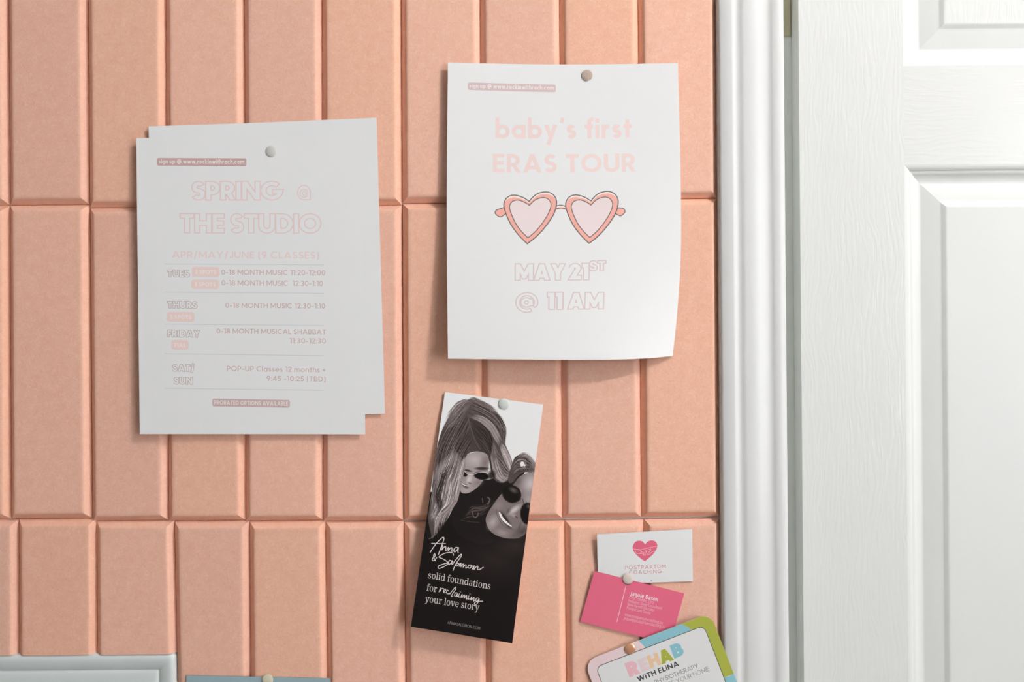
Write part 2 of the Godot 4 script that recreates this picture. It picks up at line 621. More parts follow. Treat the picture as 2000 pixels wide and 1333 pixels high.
# ------------------------------------------------------------------ papers
func sheet(called: String, corners: Array, z: Array, bend: Callable, thick: float, m: Material, nx := 24, ny := 30) -> MeshInstance3D:
	# a paper laid out in metres between its four corners (top left, top right, bottom right, bottom left),
	# each z millimetres off the plaster, then bent: bend(u, v) is the shift in millimetres
	var st := SurfaceTool.new()
	st.begin(Mesh.PRIMITIVE_TRIANGLES)
	var w := []
	for i in 4:
		w.append(at(corners[i].x, corners[i].y, z[i] * MM))
	var origin: Vector3 = (w[0] + w[1] + w[2] + w[3]) / 4.0
	var pts := []
	for j in ny + 1:
		for i in nx + 1:
			var u := float(i) / nx
			var v := float(j) / ny
			var p: Vector3 = (w[0] as Vector3).lerp(w[1], u).lerp((w[3] as Vector3).lerp(w[2], u), v)
			pts.append(p + bend.call(u, v) * MM - origin)
	var row := nx + 1
	var normals := []
	for j in ny + 1:
		for i in nx + 1:
			var dx: Vector3 = pts[j * row + min(i + 1, nx)] - pts[j * row + max(i - 1, 0)]
			var dy: Vector3 = pts[min(j + 1, ny) * row + i] - pts[max(j - 1, 0) * row + i]
			normals.append(dy.cross(dx).normalized())
	for side in [1.0, -1.0]:
		for j in ny:
			for i in nx:
				var k := j * row + i
				var corner := [k, k + 1, k + 1 + row, k + row]
				for t in ([0, 1, 2, 0, 2, 3] if side > 0.0 else [0, 2, 1, 0, 3, 2]):
					var id: int = corner[t]
					st.set_normal(normals[id] * side)
					st.set_uv(Vector2(float(id % row) / nx, float(id / row) / ny) if side > 0.0 else Vector2(0.005, 0.005))
					st.add_vertex(pts[id] if side > 0.0 else pts[id] - normals[id] * thick)
	var rim := []
	for i in nx:
		rim.append(i)
	for j in ny:
		rim.append(j * row + nx)
	for i in nx:
		rim.append(ny * row + nx - i)
	for j in ny:
		rim.append((ny - j) * row)
	for k in rim.size():
		var a: int = rim[k]
		var b: int = rim[(k + 1) % rim.size()]
		var va: Vector3 = pts[a]
		var vb: Vector3 = pts[b]
		var wa: Vector3 = va - normals[a] * thick
		var wb: Vector3 = vb - normals[b] * thick
		var n: Vector3 = (vb - va).cross(normals[a]).normalized() * -1.0
		for q in [va, wa, wb, va, wb, vb]:
			st.set_normal(-n)
			st.set_uv(Vector2(0.005, 0.005))
			st.add_vertex(q)
	return mesh_node(called, st.commit(), m, self, origin)

func printed(cv: Canvas, rough := 0.85, spec := 0.3) -> StandardMaterial3D:
	var m := paint(Color.WHITE, rough, spec)
	m.albedo_texture = cv.texture()
	return m

func tack(px: float, py: float, z: float, m: Material, label: String, r := 5.3) -> void:
	# a flat round tack: head with a rolled rim, thin shank in the felt
	var o := root_node("thumb_tack", at(px, py, z))
	tag(o, label, "thumb tack", "round flat thumb tacks")
	var k := r * MM
	mesh_node("head", lathe_mesh([Vector2(0.00001, 0.0), Vector2(k * 0.92, 0.0), Vector2(k, 0.0003), Vector2(k * 0.99, 0.0006), Vector2(k * 0.92, 0.0009), Vector2(k * 0.5, 0.0012), Vector2(0.00001, 0.0013)], 40), m, o)
	mesh_node("shank", lathe_mesh([Vector2(0.00001, -0.009), Vector2(0.0005, -0.007), Vector2(0.0005, 0.0002)], 10), steel, o)

var steel: StandardMaterial3D

# ------------------------------------------------------------------ textures of surfaces
func felt_images() -> Array:
	# pressed felt: a matted ground with short pale and dark fibres; tiles without a seam
	var n := 1024
	var rng := RandomNumberGenerator.new()
	rng.seed = 11
	var f := PackedFloat32Array()
	f.resize(n * n)
	var cloud := FastNoiseLite.new()
	cloud.seed = 3
	cloud.frequency = 0.02
	cloud.fractal_octaves = 4
	var im := cloud.get_seamless_image(n, n)
	var cl := im.get_data()
	for i in n * n:
		f[i] = (cl[i] - 128.0) / 255.0 * 0.13 + rng.randf_range(-0.07, 0.07)
	for k in 34000:
		var x := rng.randf() * n
		var y := rng.randf() * n
		var a := rng.randf() * TAU
		var bend := rng.randf_range(-0.12, 0.12)
		var tone := rng.randf_range(0.05, 0.20) * (1.0 if rng.randf() < 0.55 else -0.8)
		for s in rng.randi_range(6, 18):
			var id := (int(y) & (n - 1)) * n + (int(x) & (n - 1))
			f[id] += tone
			x += cos(a)
			y += sin(a)
			a += bend
	var colour := PackedByteArray()
	colour.resize(n * n * 3)
	var height := PackedByteArray()
	height.resize(n * n)
	for i in n * n:
		var t: float = clamp(f[i], -0.5, 0.5)
		# pale fibres are almost white, dark ones a deeper peach
		var r: float = clamp(0.968 + t * 0.12, 0.0, 1.0)
		var g: float = clamp(0.768 + t * 0.26, 0.0, 1.0)
		var b: float = clamp(0.668 + t * 0.30, 0.0, 1.0)
		colour[i * 3] = int(r * 255.0)
		colour[i * 3 + 1] = int(g * 255.0)
		colour[i * 3 + 2] = int(b * 255.0)
		height[i] = int(clamp(0.5 + t * 0.8, 0.0, 1.0) * 255.0)
	return [Image.create_from_data(n, n, false, Image.FORMAT_RGB8, colour), Image.create_from_data(n, n, false, Image.FORMAT_L8, height)]

func grain_image() -> Image:
	# embossed wood grain of a moulded door: long wavy ridges running along v
	var w := 512
	var h := 512
	var a := FastNoiseLite.new()
	a.seed = 5
	a.frequency = 0.03
	a.fractal_octaves = 2
	var warp := FastNoiseLite.new()
	warp.seed = 8
	warp.frequency = 0.006
	var breaks := FastNoiseLite.new()
	breaks.seed = 21
	breaks.frequency = 0.02
	var d := PackedByteArray()
	d.resize(w * h)
	for y in h:
		for x in w:
			d[y * w + x] = int(clamp(0.5 + grain_at(a, warp, breaks, x, y, w, h) * 0.9, 0.0, 1.0) * 255.0)
	return Image.create_from_data(w, h, false, Image.FORMAT_L8, d)

func grain_at(a: FastNoiseLite, warp: FastNoiseLite, breaks: FastNoiseLite, x: float, y: float, w: int, h: int) -> float:
	# joined to its own copy at the right and lower edges so that it repeats without a seam
	var fx := smoothstep(w - 96.0, float(w), x)
	var fy := smoothstep(h - 96.0, float(h), y)
	var v := ridge(a, warp, breaks, x, y)
	if fx > 0.0:
		v = lerpf(v, ridge(a, warp, breaks, x - w, y), fx)
	if fy > 0.0:
		var u := ridge(a, warp, breaks, x, y - h)
		if fx > 0.0:
			u = lerpf(u, ridge(a, warp, breaks, x - w, y - h), fx)
		v = lerpf(v, u, fy)
	return v

func ridge(a: FastNoiseLite, warp: FastNoiseLite, breaks: FastNoiseLite, x: float, y: float) -> float:
	var wx := x + warp.get_noise_2d(x * 1.5, y * 0.6) * 26.0
	return a.get_noise_2d(wx * 4.4, y * 0.45) + 0.5 * breaks.get_noise_2d(wx * 7.0, y * 2.2)

# ------------------------------------------------------------------ scene
func _ready() -> void:
	# ---- camera, surroundings, light
	var cam := Camera3D.new()
	cam.name = "camera"
	add_child(cam)
	cam.position = Vector3(0, MID, CAM_Z)
	cam.rotation = Vector3(0, 0, ROLL)
	cam.fov = rad_to_deg(2.0 * atan(666.5 / FOCAL))
	cam.near = 0.02
	cam.current = true

	var env := Environment.new()
	env.background_mode = Environment.BG_COLOR
	env.background_color = Color(0.96, 0.97, 1.0)
	env.background_energy_multiplier = 10.8
	env.tonemap_mode = Environment.TONE_MAPPER_LINEAR
	env.tonemap_exposure = 1.0
	env.ssao_enabled = true
	env.ssil_enabled = true
	env.sdfgi_enabled = true
	var we := WorldEnvironment.new()
	we.name = "surroundings"
	we.environment = env
	add_child(we)

	var lamp_at := Vector3(1.15, 2.49, 1.02)
	var lamp_colour := Color(1.0, 0.985, 0.985)

	# ---- materials
	var felt_im := felt_images()
	var felt_tex := ImageTexture.create_from_image(felt_im[0])
	var felt_bump := ImageTexture.create_from_image(felt_im[1])
	var felts := []
	for tint in [Color(1, 1, 1), Color(0.985, 0.985, 0.99), Color(1.0, 0.99, 0.975)]:
		var m := paint(tint, 1.0, 0.1)
		m.albedo_texture = felt_tex
		m.uv1_triplanar = true
		m.uv1_world_triplanar = true
		m.uv1_scale = Vector3(3.7, 3.7, 3.7)
		m.heightmap_enabled = true
		m.heightmap_texture = felt_bump
		m.heightmap_scale = 0.012
		felts.append(m)
	var plaster := paint(g8(232, 230, 226), 0.8, 0.3)
	var trim := paint(g8(223, 224, 221), 0.3, 0.45)
	var grain := ImageTexture.create_from_image(grain_image())
	var door_paint := paint(g8(231, 233, 229), 0.2, 0.5)
	door_paint.heightmap_enabled = true
	door_paint.heightmap_texture = grain
	door_paint.heightmap_scale = 0.0085
	door_paint.uv1_scale = Vector3(4.2, 2.6, 1)
	var door_smooth := paint(g8(229, 231, 227), 0.34, 0.35)
	steel = paint(g8(190, 190, 188), 0.3)
	steel.metallic = 1.0

	# ---- the room
	build_room(plaster, trim, door_paint, door_smooth)
	build_tiles(felts)
	build_lamp(lamp_at, lamp_colour)
	build_papers()

func struct(o: Node) -> Node:
	o.set_meta("kind", "structure")
	return o

func build_room(plaster: Material, trim: Material, door_paint: Material, door_smooth: Material) -> void:
	var L := -3.2
	var R := 2.0
	var B := 4.2
	var T := 2.63
	var floor_m := paint(g8(132, 122, 112), 0.6)
	var block_panel_paint := paint(g8(150, 148, 144), 0.8, 0.3)
	var room_paint := paint(g8(196, 196, 194), 0.8, 0.3)
	var open_l := 0.262
	var open_r := 1.075
	var open_t := 2.07
	var wall := root_node("wall_back", Vector3.ZERO)
	struct(wall)
	tag(wall, "white painted wall covered with peach felt tiles beside the door", "wall")
	mesh_node("plaster", box_mesh(Vector3(L, 0, -0.12), Vector3(open_l - 0.02, T, 0)), plaster, wall)
	mesh_node("plaster", box_mesh(Vector3(open_r + 0.02, 0, -0.12), Vector3(R, T, 0)), plaster, wall)
	mesh_node("plaster", box_mesh(Vector3(open_l - 0.02, open_t + 0.02, -0.12), Vector3(open_r + 0.02, T, 0)), plaster, wall)
	mesh_node("light_block_panel", box_mesh(Vector3(open_l - 0.1, -0.05, -0.2), Vector3(open_r + 0.1, open_t + 0.1, -0.12)), block_panel_paint, wall)  # added unseen panel that stops sky light leaking in round the door
	var names := [["wall_left", Vector3(L - 0.1, 0, -0.12), Vector3(L, T, B), room_paint, "plain white side wall on the far left of the room"], ["wall_front", Vector3(L, 0, B), Vector3(R, T, B + 0.1), room_paint, "plain white wall facing the felt tiles behind the viewer"], ["floor", Vector3(L, -0.1, -0.12), Vector3(R, 0, B), floor_m, "grey-brown floor of the small room"], ["ceiling", Vector3(L, T, -0.12), Vector3(R, T + 0.1, B), room_paint, "white ceiling above the door and felt wall"]]
	for a in names:
		var mid: Vector3 = (a[1] + a[2]) / 2.0
		var o := mesh_node(a[0], BoxMesh.new(), a[3], self, mid)
		(o.mesh as BoxMesh).size = a[2] - a[1]
		struct(o)
		tag(o, a[4], a[0].split("_")[0])

	# the right wall has a window; its daylight falls across the felt and the door
	var side := root_node("wall_right", Vector3(R, 0, 0))
	struct(side)
	tag(side, "plain white side wall with a window, right of the door", "wall")
	var wy := [0.75, 2.25]
	var wz := [1.5, 3.1]
	for p in [[Vector3(0, 0, -0.12), Vector3(0.1, T, wz[0])], [Vector3(0, 0, wz[1]), Vector3(0.1, T, B)], [Vector3(0, 0, wz[0]), Vector3(0.1, wy[0], wz[1])], [Vector3(0, wy[1], wz[0]), Vector3(0.1, T, wz[1])]]:
		mesh_node("plaster", box_mesh(p[0], p[1]), room_paint, side)
	var win := root_node("window_1", Vector3(R, (wy[0] + wy[1]) / 2.0, (wz[0] + wz[1]) / 2.0))
	struct(win)
	tag(win, "white framed window in the right side wall", "window")
	var hw: float = (wz[1] - wz[0]) / 2.0
	var hh: float = (wy[1] - wy[0]) / 2.0
	for p in [[-hh, -hh + 0.05, -hw, hw], [hh - 0.05, hh, -hw, hw], [-hh, hh, -hw, -hw + 0.05], [-hh, hh, hw - 0.05, hw], [-0.02, 0.02, -hw, hw]]:
		mesh_node("window_frame", box_mesh(Vector3(0.03, p[0], p[2]), Vector3(0.08, p[1], p[3])), trim, win)
	var glass := paint(Color(0.95, 0.98, 0.97, 0.06), 0.02)
	glass.transparency = BaseMaterial3D.TRANSPARENCY_ALPHA
	mesh_node("pane", box_mesh(Vector3(0.052, -hh + 0.05, -hw + 0.05), Vector3(0.056, -0.02, hw - 0.05)), glass, win)
	mesh_node("pane", box_mesh(Vector3(0.052, 0.02, -hw + 0.05), Vector3(0.056, hh - 0.05, hw - 0.05)), glass, win)

	# door casing: a colonial profile (across, out), swept along the opening
	var prof := [Vector2(0, 0), Vector2(0, 12.5), Vector2(1.2, 14.4), Vector2(3, 15.2), Vector2(12.6, 15.9), Vector2(14.0, 15.7), Vector2(15.4, 15.0), Vector2(17.2, 14.3), Vector2(19.6, 14.2), Vector2(21.6, 14.8), Vector2(23.2, 15.3), Vector2(25, 15.5), Vector2(34, 15.0), Vector2(39, 13.8), Vector2(43, 12.6), Vector2(47, 11.9), Vector2(50.2, 11.7), Vector2(51.6, 12.3), Vector2(53.6, 12.8), Vector2(57, 12.9), Vector2(61.5, 12.5), Vector2(63.4, 11.4), Vector2(64.2, 9.6), Vector2(64.2, 0)]
	var xs := 0.1985
	var trims := [["trim_1", xs, 1.0, "white moulded door casing with stepped profile beside the peach tiles"], ["trim_2", open_r + 0.0005 + 0.0642, -1.0, "white moulded door casing on the far side of the door"]]
	for a in trims:
		var o := mesh_node(a[0], profile_bar(prof, a[2], open_t + 0.0642), trim, self, Vector3(a[1], 0, 0))
		struct(o)
		tag(o, a[3], "door casing")
	var head := mesh_node("trim_3", profile_bar(prof, -1.0, open_r - open_l), trim, self, Vector3(open_l, open_t + 0.0642, 0))
	head.rotation.z = -PI / 2
	struct(head)
	tag(head, "white moulded head casing above the door opening", "door casing")
	# jamb lining, set back behind the casing
	var jamb := root_node("trim_4", Vector3.ZERO)
	struct(jamb)
	tag(jamb, "narrow white door jamb set back between casing and door edge", "door jamb")
	var jm := paint(g8(232, 235, 230), 0.5)
	mesh_node("jamb_side", box_mesh(Vector3(open_l - 0.02, 0, -0.11), Vector3(open_l + 0.0005, open_t, -0.0005)), jm, jamb)
	mesh_node("jamb_side", box_mesh(Vector3(open_r - 0.0005, 0, -0.11), Vector3(open_r + 0.02, open_t, -0.0005)), jm, jamb)
	mesh_node("jamb_head", box_mesh(Vector3(open_l - 0.02, open_t - 0.001, -0.11), Vector3(open_r + 0.02, open_t + 0.02, -0.0005)), jm, jamb)
	mesh_node("door_stop", box_mesh(Vector3(open_l, 0, -0.075), Vector3(open_l + 0.03, open_t, -0.024)), jm, jamb)
	mesh_node("door_stop", box_mesh(Vector3(open_r - 0.03, 0, -0.075), Vector3(open_r, open_t, -0.024)), jm, jamb)

	# the door: stiles, rails and six raised panels
	var x0 := 0.2795
	var x1 := 1.062
	var zf := 0.001
	var zb := -0.0238
	var door := root_node("door_1", Vector3(x0, 0.01, 0))
	struct(door)
	tag(door, "white panelled door with embossed wood grain and raised panels", "door")
	var off := Vector3(x0, 0.01, 0)
	var p0 := 0.3805
	var pw := 0.235
	var p1 := x1 - (p0 - x0) - pw
	var rows := [[1.613, 1.90], [0.86, 1.517], [0.20, 0.74]]
	var quad := func(a: float, b: float, c: float, d: float) -> Array:
		return [Vector2(a, d), Vector2(c, d), Vector2(c, b), Vector2(a, b)]
	var flush := [[0.0, zb], [0.0, zf]]
	mesh_node("stile", ring_mesh(quad.call(x0, 0.01, p0, 2.05), flush, true, off, true), door_paint, door)
	mesh_node("stile", ring_mesh(quad.call(p1 + pw, 0.01, x1, 2.05), flush, true, off, true), door_paint, door)
	mesh_node("rail", ring_mesh(quad.call(p0, 1.90, p1 + pw, 2.05), flush, true, off, true, true), door_paint, door)
	mesh_node("rail", ring_mesh(quad.call(p0, 1.517, p1 + pw, 1.613), flush, true, off, true, true), door_paint, door)
	mesh_node("rail", ring_mesh(quad.call(p0, 0.74, p1 + pw, 0.86), flush, true, off, true, true), door_paint, door)
	mesh_node("rail", ring_mesh(quad.call(p0, 0.01, p1 + pw, 0.20), flush, true, off, true, true), door_paint, door)
	for r in rows:
		mesh_node("mullion", ring_mesh(quad.call(p0 + pw, r[0], p1, r[1]), flush, true, off, true), door_paint, door)
		for px in [p0, p1]:
			var q: Array = quad.call(px, r[0], px + pw, r[1])
			var pr := [[0, 0], [1.2, -0.3], [4.5, -0.9], [5.3, -2.6], [6.0, -3.0], [8.4, -3.2], [9.2, -4.4], [12.5, -6.6], [15.0, -7.8], [17.0, -8.2], [18.2, -8.0], [20.5, -7.0], [34.0, -4.6], [36.0, -4.2], [36.6, -3.9], [39.4, -1.2], [40.2, -0.9]]
			var rings := []
			for v in pr:
				rings.append([v[0] * MM, zf + v[1] * MM * 0.72])
			var panel := mesh_node("panel", ring_mesh(q, rings, false, off), door_smooth, door)
			var f := inset_quad(q, 0.0402)
			mesh_node("field", ring_mesh(f, [[0.0, zf - 0.00065], [0.0012, zf - 0.0004]], true, off), door_paint if r[0] > 1.5 else door_smooth, panel)
	# hinge leaf in the gap at the top
	var hp := at(1547, 71, -0.0235)
	var hinge := mesh_node("hinge_leaf", ring_mesh([Vector2(open_l + 0.0006, hp.y + 0.09), Vector2(open_l + 0.0164, hp.y + 0.09), Vector2(open_l + 0.0164, hp.y), Vector2(open_l + 0.0006, hp.y)], [[0.0, -0.0239], [0.0, -0.0222], [0.0006, -0.0218]], true, off), paint(g8(196, 190, 158), 0.45), door)
	hinge.set_meta("label", "dull brass hinge leaf")

	# white plate at the lower left corner
	var a := at(-83, 1276, 0.008)
	var b := at(343, 1276, 0.008)
	var c := at(343, 1510, 0.008)
	var pq := [Vector2(a.x, b.y), Vector2(b.x, b.y), Vector2(b.x, c.y), Vector2(a.x, c.y)]
	var org := Vector3((a.x + b.x) / 2.0, (b.y + c.y) / 2.0, 0)
	var plate := root_node("wall_plate", org)
	tag(plate, "white plastic wall plate with raised rounded border below the cut felt tiles", "wall plate")
	var pm := paint(g8(222, 229, 226), 0.42)
	var pr2 := [[0, 0], [0, 4.5], [0.8, 7.5], [2.5, 9.2], [5.0, 9.8], [8.0, 9.6], [12.5, 8.2], [15.5, 7.0], [16.3, 6.4], [17.0, 6.4], [17.8, 7.0], [19.5, 7.5], [24, 7.8]]
	mesh_node("border", round_rings(pq, pr2.slice(0, 9), 5.5, org, false), pm, plate)
	mesh_node("inner_face", round_rings(pq, pr2.slice(8), 5.5, org, true), pm, plate)

func round_rings(q: Array, rings: Array, radius: float, origin: Vector3, cap: bool) -> ArrayMesh:
	# like ring_mesh with rounded corners; measures of the rings and the radius in millimetres
	var st := SurfaceTool.new()
	st.begin(Mesh.PRIMITIVE_TRIANGLES)
	st.set_smooth_group(0)
	var loops := []
	for r in rings:
		var f := inset_quad(q, r[0] * MM)
		var rad: float = max(radius - r[0] * 0.25, 1.5) * MM
		var x0: float = f[0].x
		var x1: float = f[1].x
		var y1: float = f[0].y
		var y0: float = f[2].y
		var loop := []
		for p in rounded(x0, y0, x1, y1, rad):
			loop.append(Vector3(p.x, p.y, r[1] * MM) - origin)
		loops.append(loop)
	var n: int = loops[0].size()
	for k in loops.size() - 1:
		for i in n:
			var j := (i + 1) % n
			for v in [loops[k][i], loops[k + 1][j], loops[k][j], loops[k][i], loops[k + 1][i], loops[k + 1][j]]:
				st.add_vertex(v)
	if cap:
		var mid := Vector3.ZERO
		for v in loops[-1]:
			mid += v / n
		for i in n:
			for v in [loops[-1][i], mid, loops[-1][(i + 1) % n]]:
				st.add_vertex(v)
	st.index()
	st.generate_normals()
	return st.commit()

func profile_bar(prof: Array, side: float, length: float) -> ArrayMesh:
	# a moulding: profile in millimetres, swept upwards
	var st := SurfaceTool.new()
	st.begin(Mesh.PRIMITIVE_TRIANGLES)
	var norms := []
	for k in prof.size() - 1:
		var d: Vector2 = prof[k + 1] - prof[k]
		norms.append(Vector2(-d.y, d.x).normalized())
	for k in prof.size() - 1:
		var n0: Vector2 = norms[k]
		var n1: Vector2 = norms[k]
		if k > 1:
			n0 = (norms[k - 1] + norms[k]).normalized()
		if k < norms.size() - 2:
			n1 = (norms[k] + norms[k + 1]).normalized()
		var a: Vector2 = prof[k] * MM
		var b: Vector2 = prof[k + 1] * MM
		var v := [Vector3(a.x * side, 0, a.y), Vector3(b.x * side, 0, b.y), Vector3(b.x * side, length, b.y), Vector3(a.x * side, length, a.y)]
		var nn := [n0, n1, n1, n0]
		for t in ([0, 2, 1, 0, 3, 2] if side > 0.0 else [0, 1, 2, 0, 2, 3]):
			st.set_normal(Vector3(nn[t].x * side, 0, nn[t].y))
			st.set_uv(Vector2(v[t].x, v[t].y))
			st.add_vertex(v[t])
	# ends
	for y in [0.0, length]:
		for k in range(1, prof.size() - 1):
			for p in [prof[0], prof[k], prof[k + 1]]:
				st.set_normal(Vector3(0, -1 if y == 0.0 else 1, 0))
				st.set_uv(Vector2.ZERO)
				st.add_vertex(Vector3(p.x * MM * side, y, p.y * MM))
	return st.commit()

func build_tiles(felts: Array) -> void:
	# felt strips: seams in pixels of the photograph, row by row; [x at the top, x at the bottom] of every seam
	var wall := get_node("wall_back")
	var top_x := [[-595, -593], [-442, -440], [-289, -287], [-136, -134], [16.5, 20], [171.5, 174.5], [324, 326], [477, 479], [629, 631], [783.5, 785.5], [938, 941], [1093, 1096], [1246, 1250], [1398.5, 1400.5]]
	var mid_x := [[-591, -585], [-438, -432], [-285, -279], [-132, -126], [19, 22], [175, 180], [327, 329], [478, 480], [630, 631], [785, 788], [940, 944], [1095, 1099], [1248, 1253], [1401, 1405]]
	var low_x := [[-574, -571], [-421, -418], [-268, -265], [-115, -112], [36.5, 37.5], [188.5, 190], [340, 346], [487, 490], [636, 641], [789, 793], [946, 951], [1103, 1107], [1257, 1260], [1406, 1409]]
	var row_y := [[408, 406.5, 405, 403, 401, 406, 404, 403, 402, 397, 394, 391.5, 389, 387.5], [1021, 1019.5, 1018, 1016, 1014, 1018, 1018, 1018, 1018.5, 1018, 1016.5, 1014.5, 1012, 1010]]
	var rows := [top_x, mid_x, low_x]
	var k := 0
	for r in 3:
		for i in rows[r].size() - 1:
			var a: Array = rows[r][i]
			var b: Array = rows[r][i + 1]
			var y0: float
			var y1: float
			if r == 0:
				y1 = row_y[0][i]
				y0 = y1 - 615.0
			elif r == 1:
				y0 = row_y[0][i] + (1.5 if i == 9 else 0.4)
				y1 = row_y[1][i] - (1.5 if i >= 9 else 0.0)
			else:
				y0 = row_y[1][i] + (2.0 if i >= 9 else 0.6)
				y1 = y0 + 612.0
			var slope := -6.5 / 153.0 * 0.22
			var cut: bool = r == 2 and i < 6 and i > 1
			if cut:
				y1 = 1277.5 - (i - 4) * 1.2
			var z := 0.004
			var dy: float = (b[0] - a[0]) * slope
			var gap_l := 1.3 if i == 9 and r == 1 else (0.5 if i == 9 or i == (6 if r == 2 else 5) else 0.0)
			var gap_r := 0.4 if i + 1 == 9 or i + 1 == (6 if r == 2 else 5) else 0.0
			var q := []
			var c0: float = a[0]
			var c1: float = b[0]
			var c2: float = b[1]
			var c3: float = a[1]
			if r == 0:
				# extend the measured lean above the frame
				c0 -= (a[1] - a[0]) * 0.55
				c1 -= (b[1] - b[0]) * 0.55
			elif r == 2:
				c3 += (a[1] - a[0]) * (0.0 if cut else 0.9)
				c2 += (b[1] - b[0]) * (0.0 if cut else 0.9)
			for p in [Vector2(c0 + gap_l, y0), Vector2(c1 - gap_r, y0 + dy), Vector2(c2 - gap_r, y1 + dy), Vector2(c3 + gap_l, y1)]:
				var w := at(p.x, p.y, z)
				q.append(Vector2(w.x, w.y))
			var origin := Vector3((q[0].x + q[2].x) / 2.0, (q[0].y + q[2].y) / 2.0, 0)
			mesh_node("felt_tile", tile_mesh(q, origin, cut), felts[(k * 7 + r) % 3], wall, origin)
			k += 1

func tile_mesh(q: Array, origin: Vector3, cut: bool) -> ArrayMesh:
	# one felt strip: upright foot, soft bevel, flat face; a cut strip has no bevel at its foot end
	var prof := [[0.0, 0.2], [0.0, 2.6], [0.4, 3.3], [4.3, 8.4], [4.9, 9.1], [5.7, 9.6], [6.8, 9.85], [8.5, 9.95]]
	var long := q.duplicate()
	if cut:
		var d: Vector2 = (q[3] - q[0]).normalized() * 0.0085
		long[2] = q[2] + d
		long[3] = q[3] + d
	var rings := []
	for p in prof:
		rings.append([p[0] * MM, p[1] * MM])
	if not cut:
		return ring_mesh(q, rings, true, origin)
	var st := SurfaceTool.new()
	st.begin(Mesh.PRIMITIVE_TRIANGLES)
	st.set_smooth_group(-1)
	for i in 4:
		for k in prof.size() - 1:
			var a := inset_quad(long, rings[k][0])
			var b := inset_quad(long, rings[k + 1][0])
			if i == 2:
				continue
			var j := (i + 1) % 4
			var v := [a[i], a[j], b[j], b[i]]
			var z := [rings[k][1], rings[k][1], rings[k + 1][1], rings[k + 1][1]]
			for t in [0, 1, 2, 0, 2, 3]:
				st.add_vertex(Vector3(v[t].x, max(v[t].y, q[2].y if i == 1 else (q[3].y if i == 3 else -9.0)), z[t]) - origin)
	var f := inset_quad(long, rings[-1][0])
	var e := [f[0], f[1], Vector2(f[2].x, q[2].y), Vector2(f[3].x, q[3].y)]
	for t in [0, 1, 2, 0, 2, 3]:
		st.add_vertex(Vector3(e[t].x, e[t].y, rings[-1][1]) - origin)
	# the cut end, straight down to the wall
	for t in [[3, 1], [2, 1], [2, 0], [3, 1], [2, 0], [3, 0]]:
		st.add_vertex(Vector3(e[t[0]].x, e[t[0]].y, rings[-1][1] if t[1] == 1 else 0.0002) - origin)
	st.generate_normals()
	return st.commit()

func build_lamp(where: Vector3, colour: Color) -> void:
	var o := root_node("ceiling_lamp", where)
	tag(o, "round white globe lamp on the ceiling, right of the door", "lamp")
	var metal := paint(g8(225, 225, 222), 0.35)
	var glow := paint(g8(250, 248, 242), 0.4)
	glow.emission_enabled = true
	glow.emission = colour
	glow.emission_energy_multiplier = 1.5
	var globe := SphereMesh.new()
	globe.radius = 0.07
	globe.height = 0.14
	var base := CylinderMesh.new()
	base.top_radius = 0.06
	base.bottom_radius = 0.045
	base.height = 0.075
	mesh_node("globe", globe, glow, o)
	mesh_node("base", base, metal, o, Vector3(0, 0.102, 0))
	var l := OmniLight3D.new()
	l.name = "light"
	l.light_color = colour
	l.light_energy = 1.45
	l.light_size = 0.07
	l.omni_range = 8.0
	l.omni_attenuation = 2.0
	l.shadow_enabled = true
	o.add_child(l)

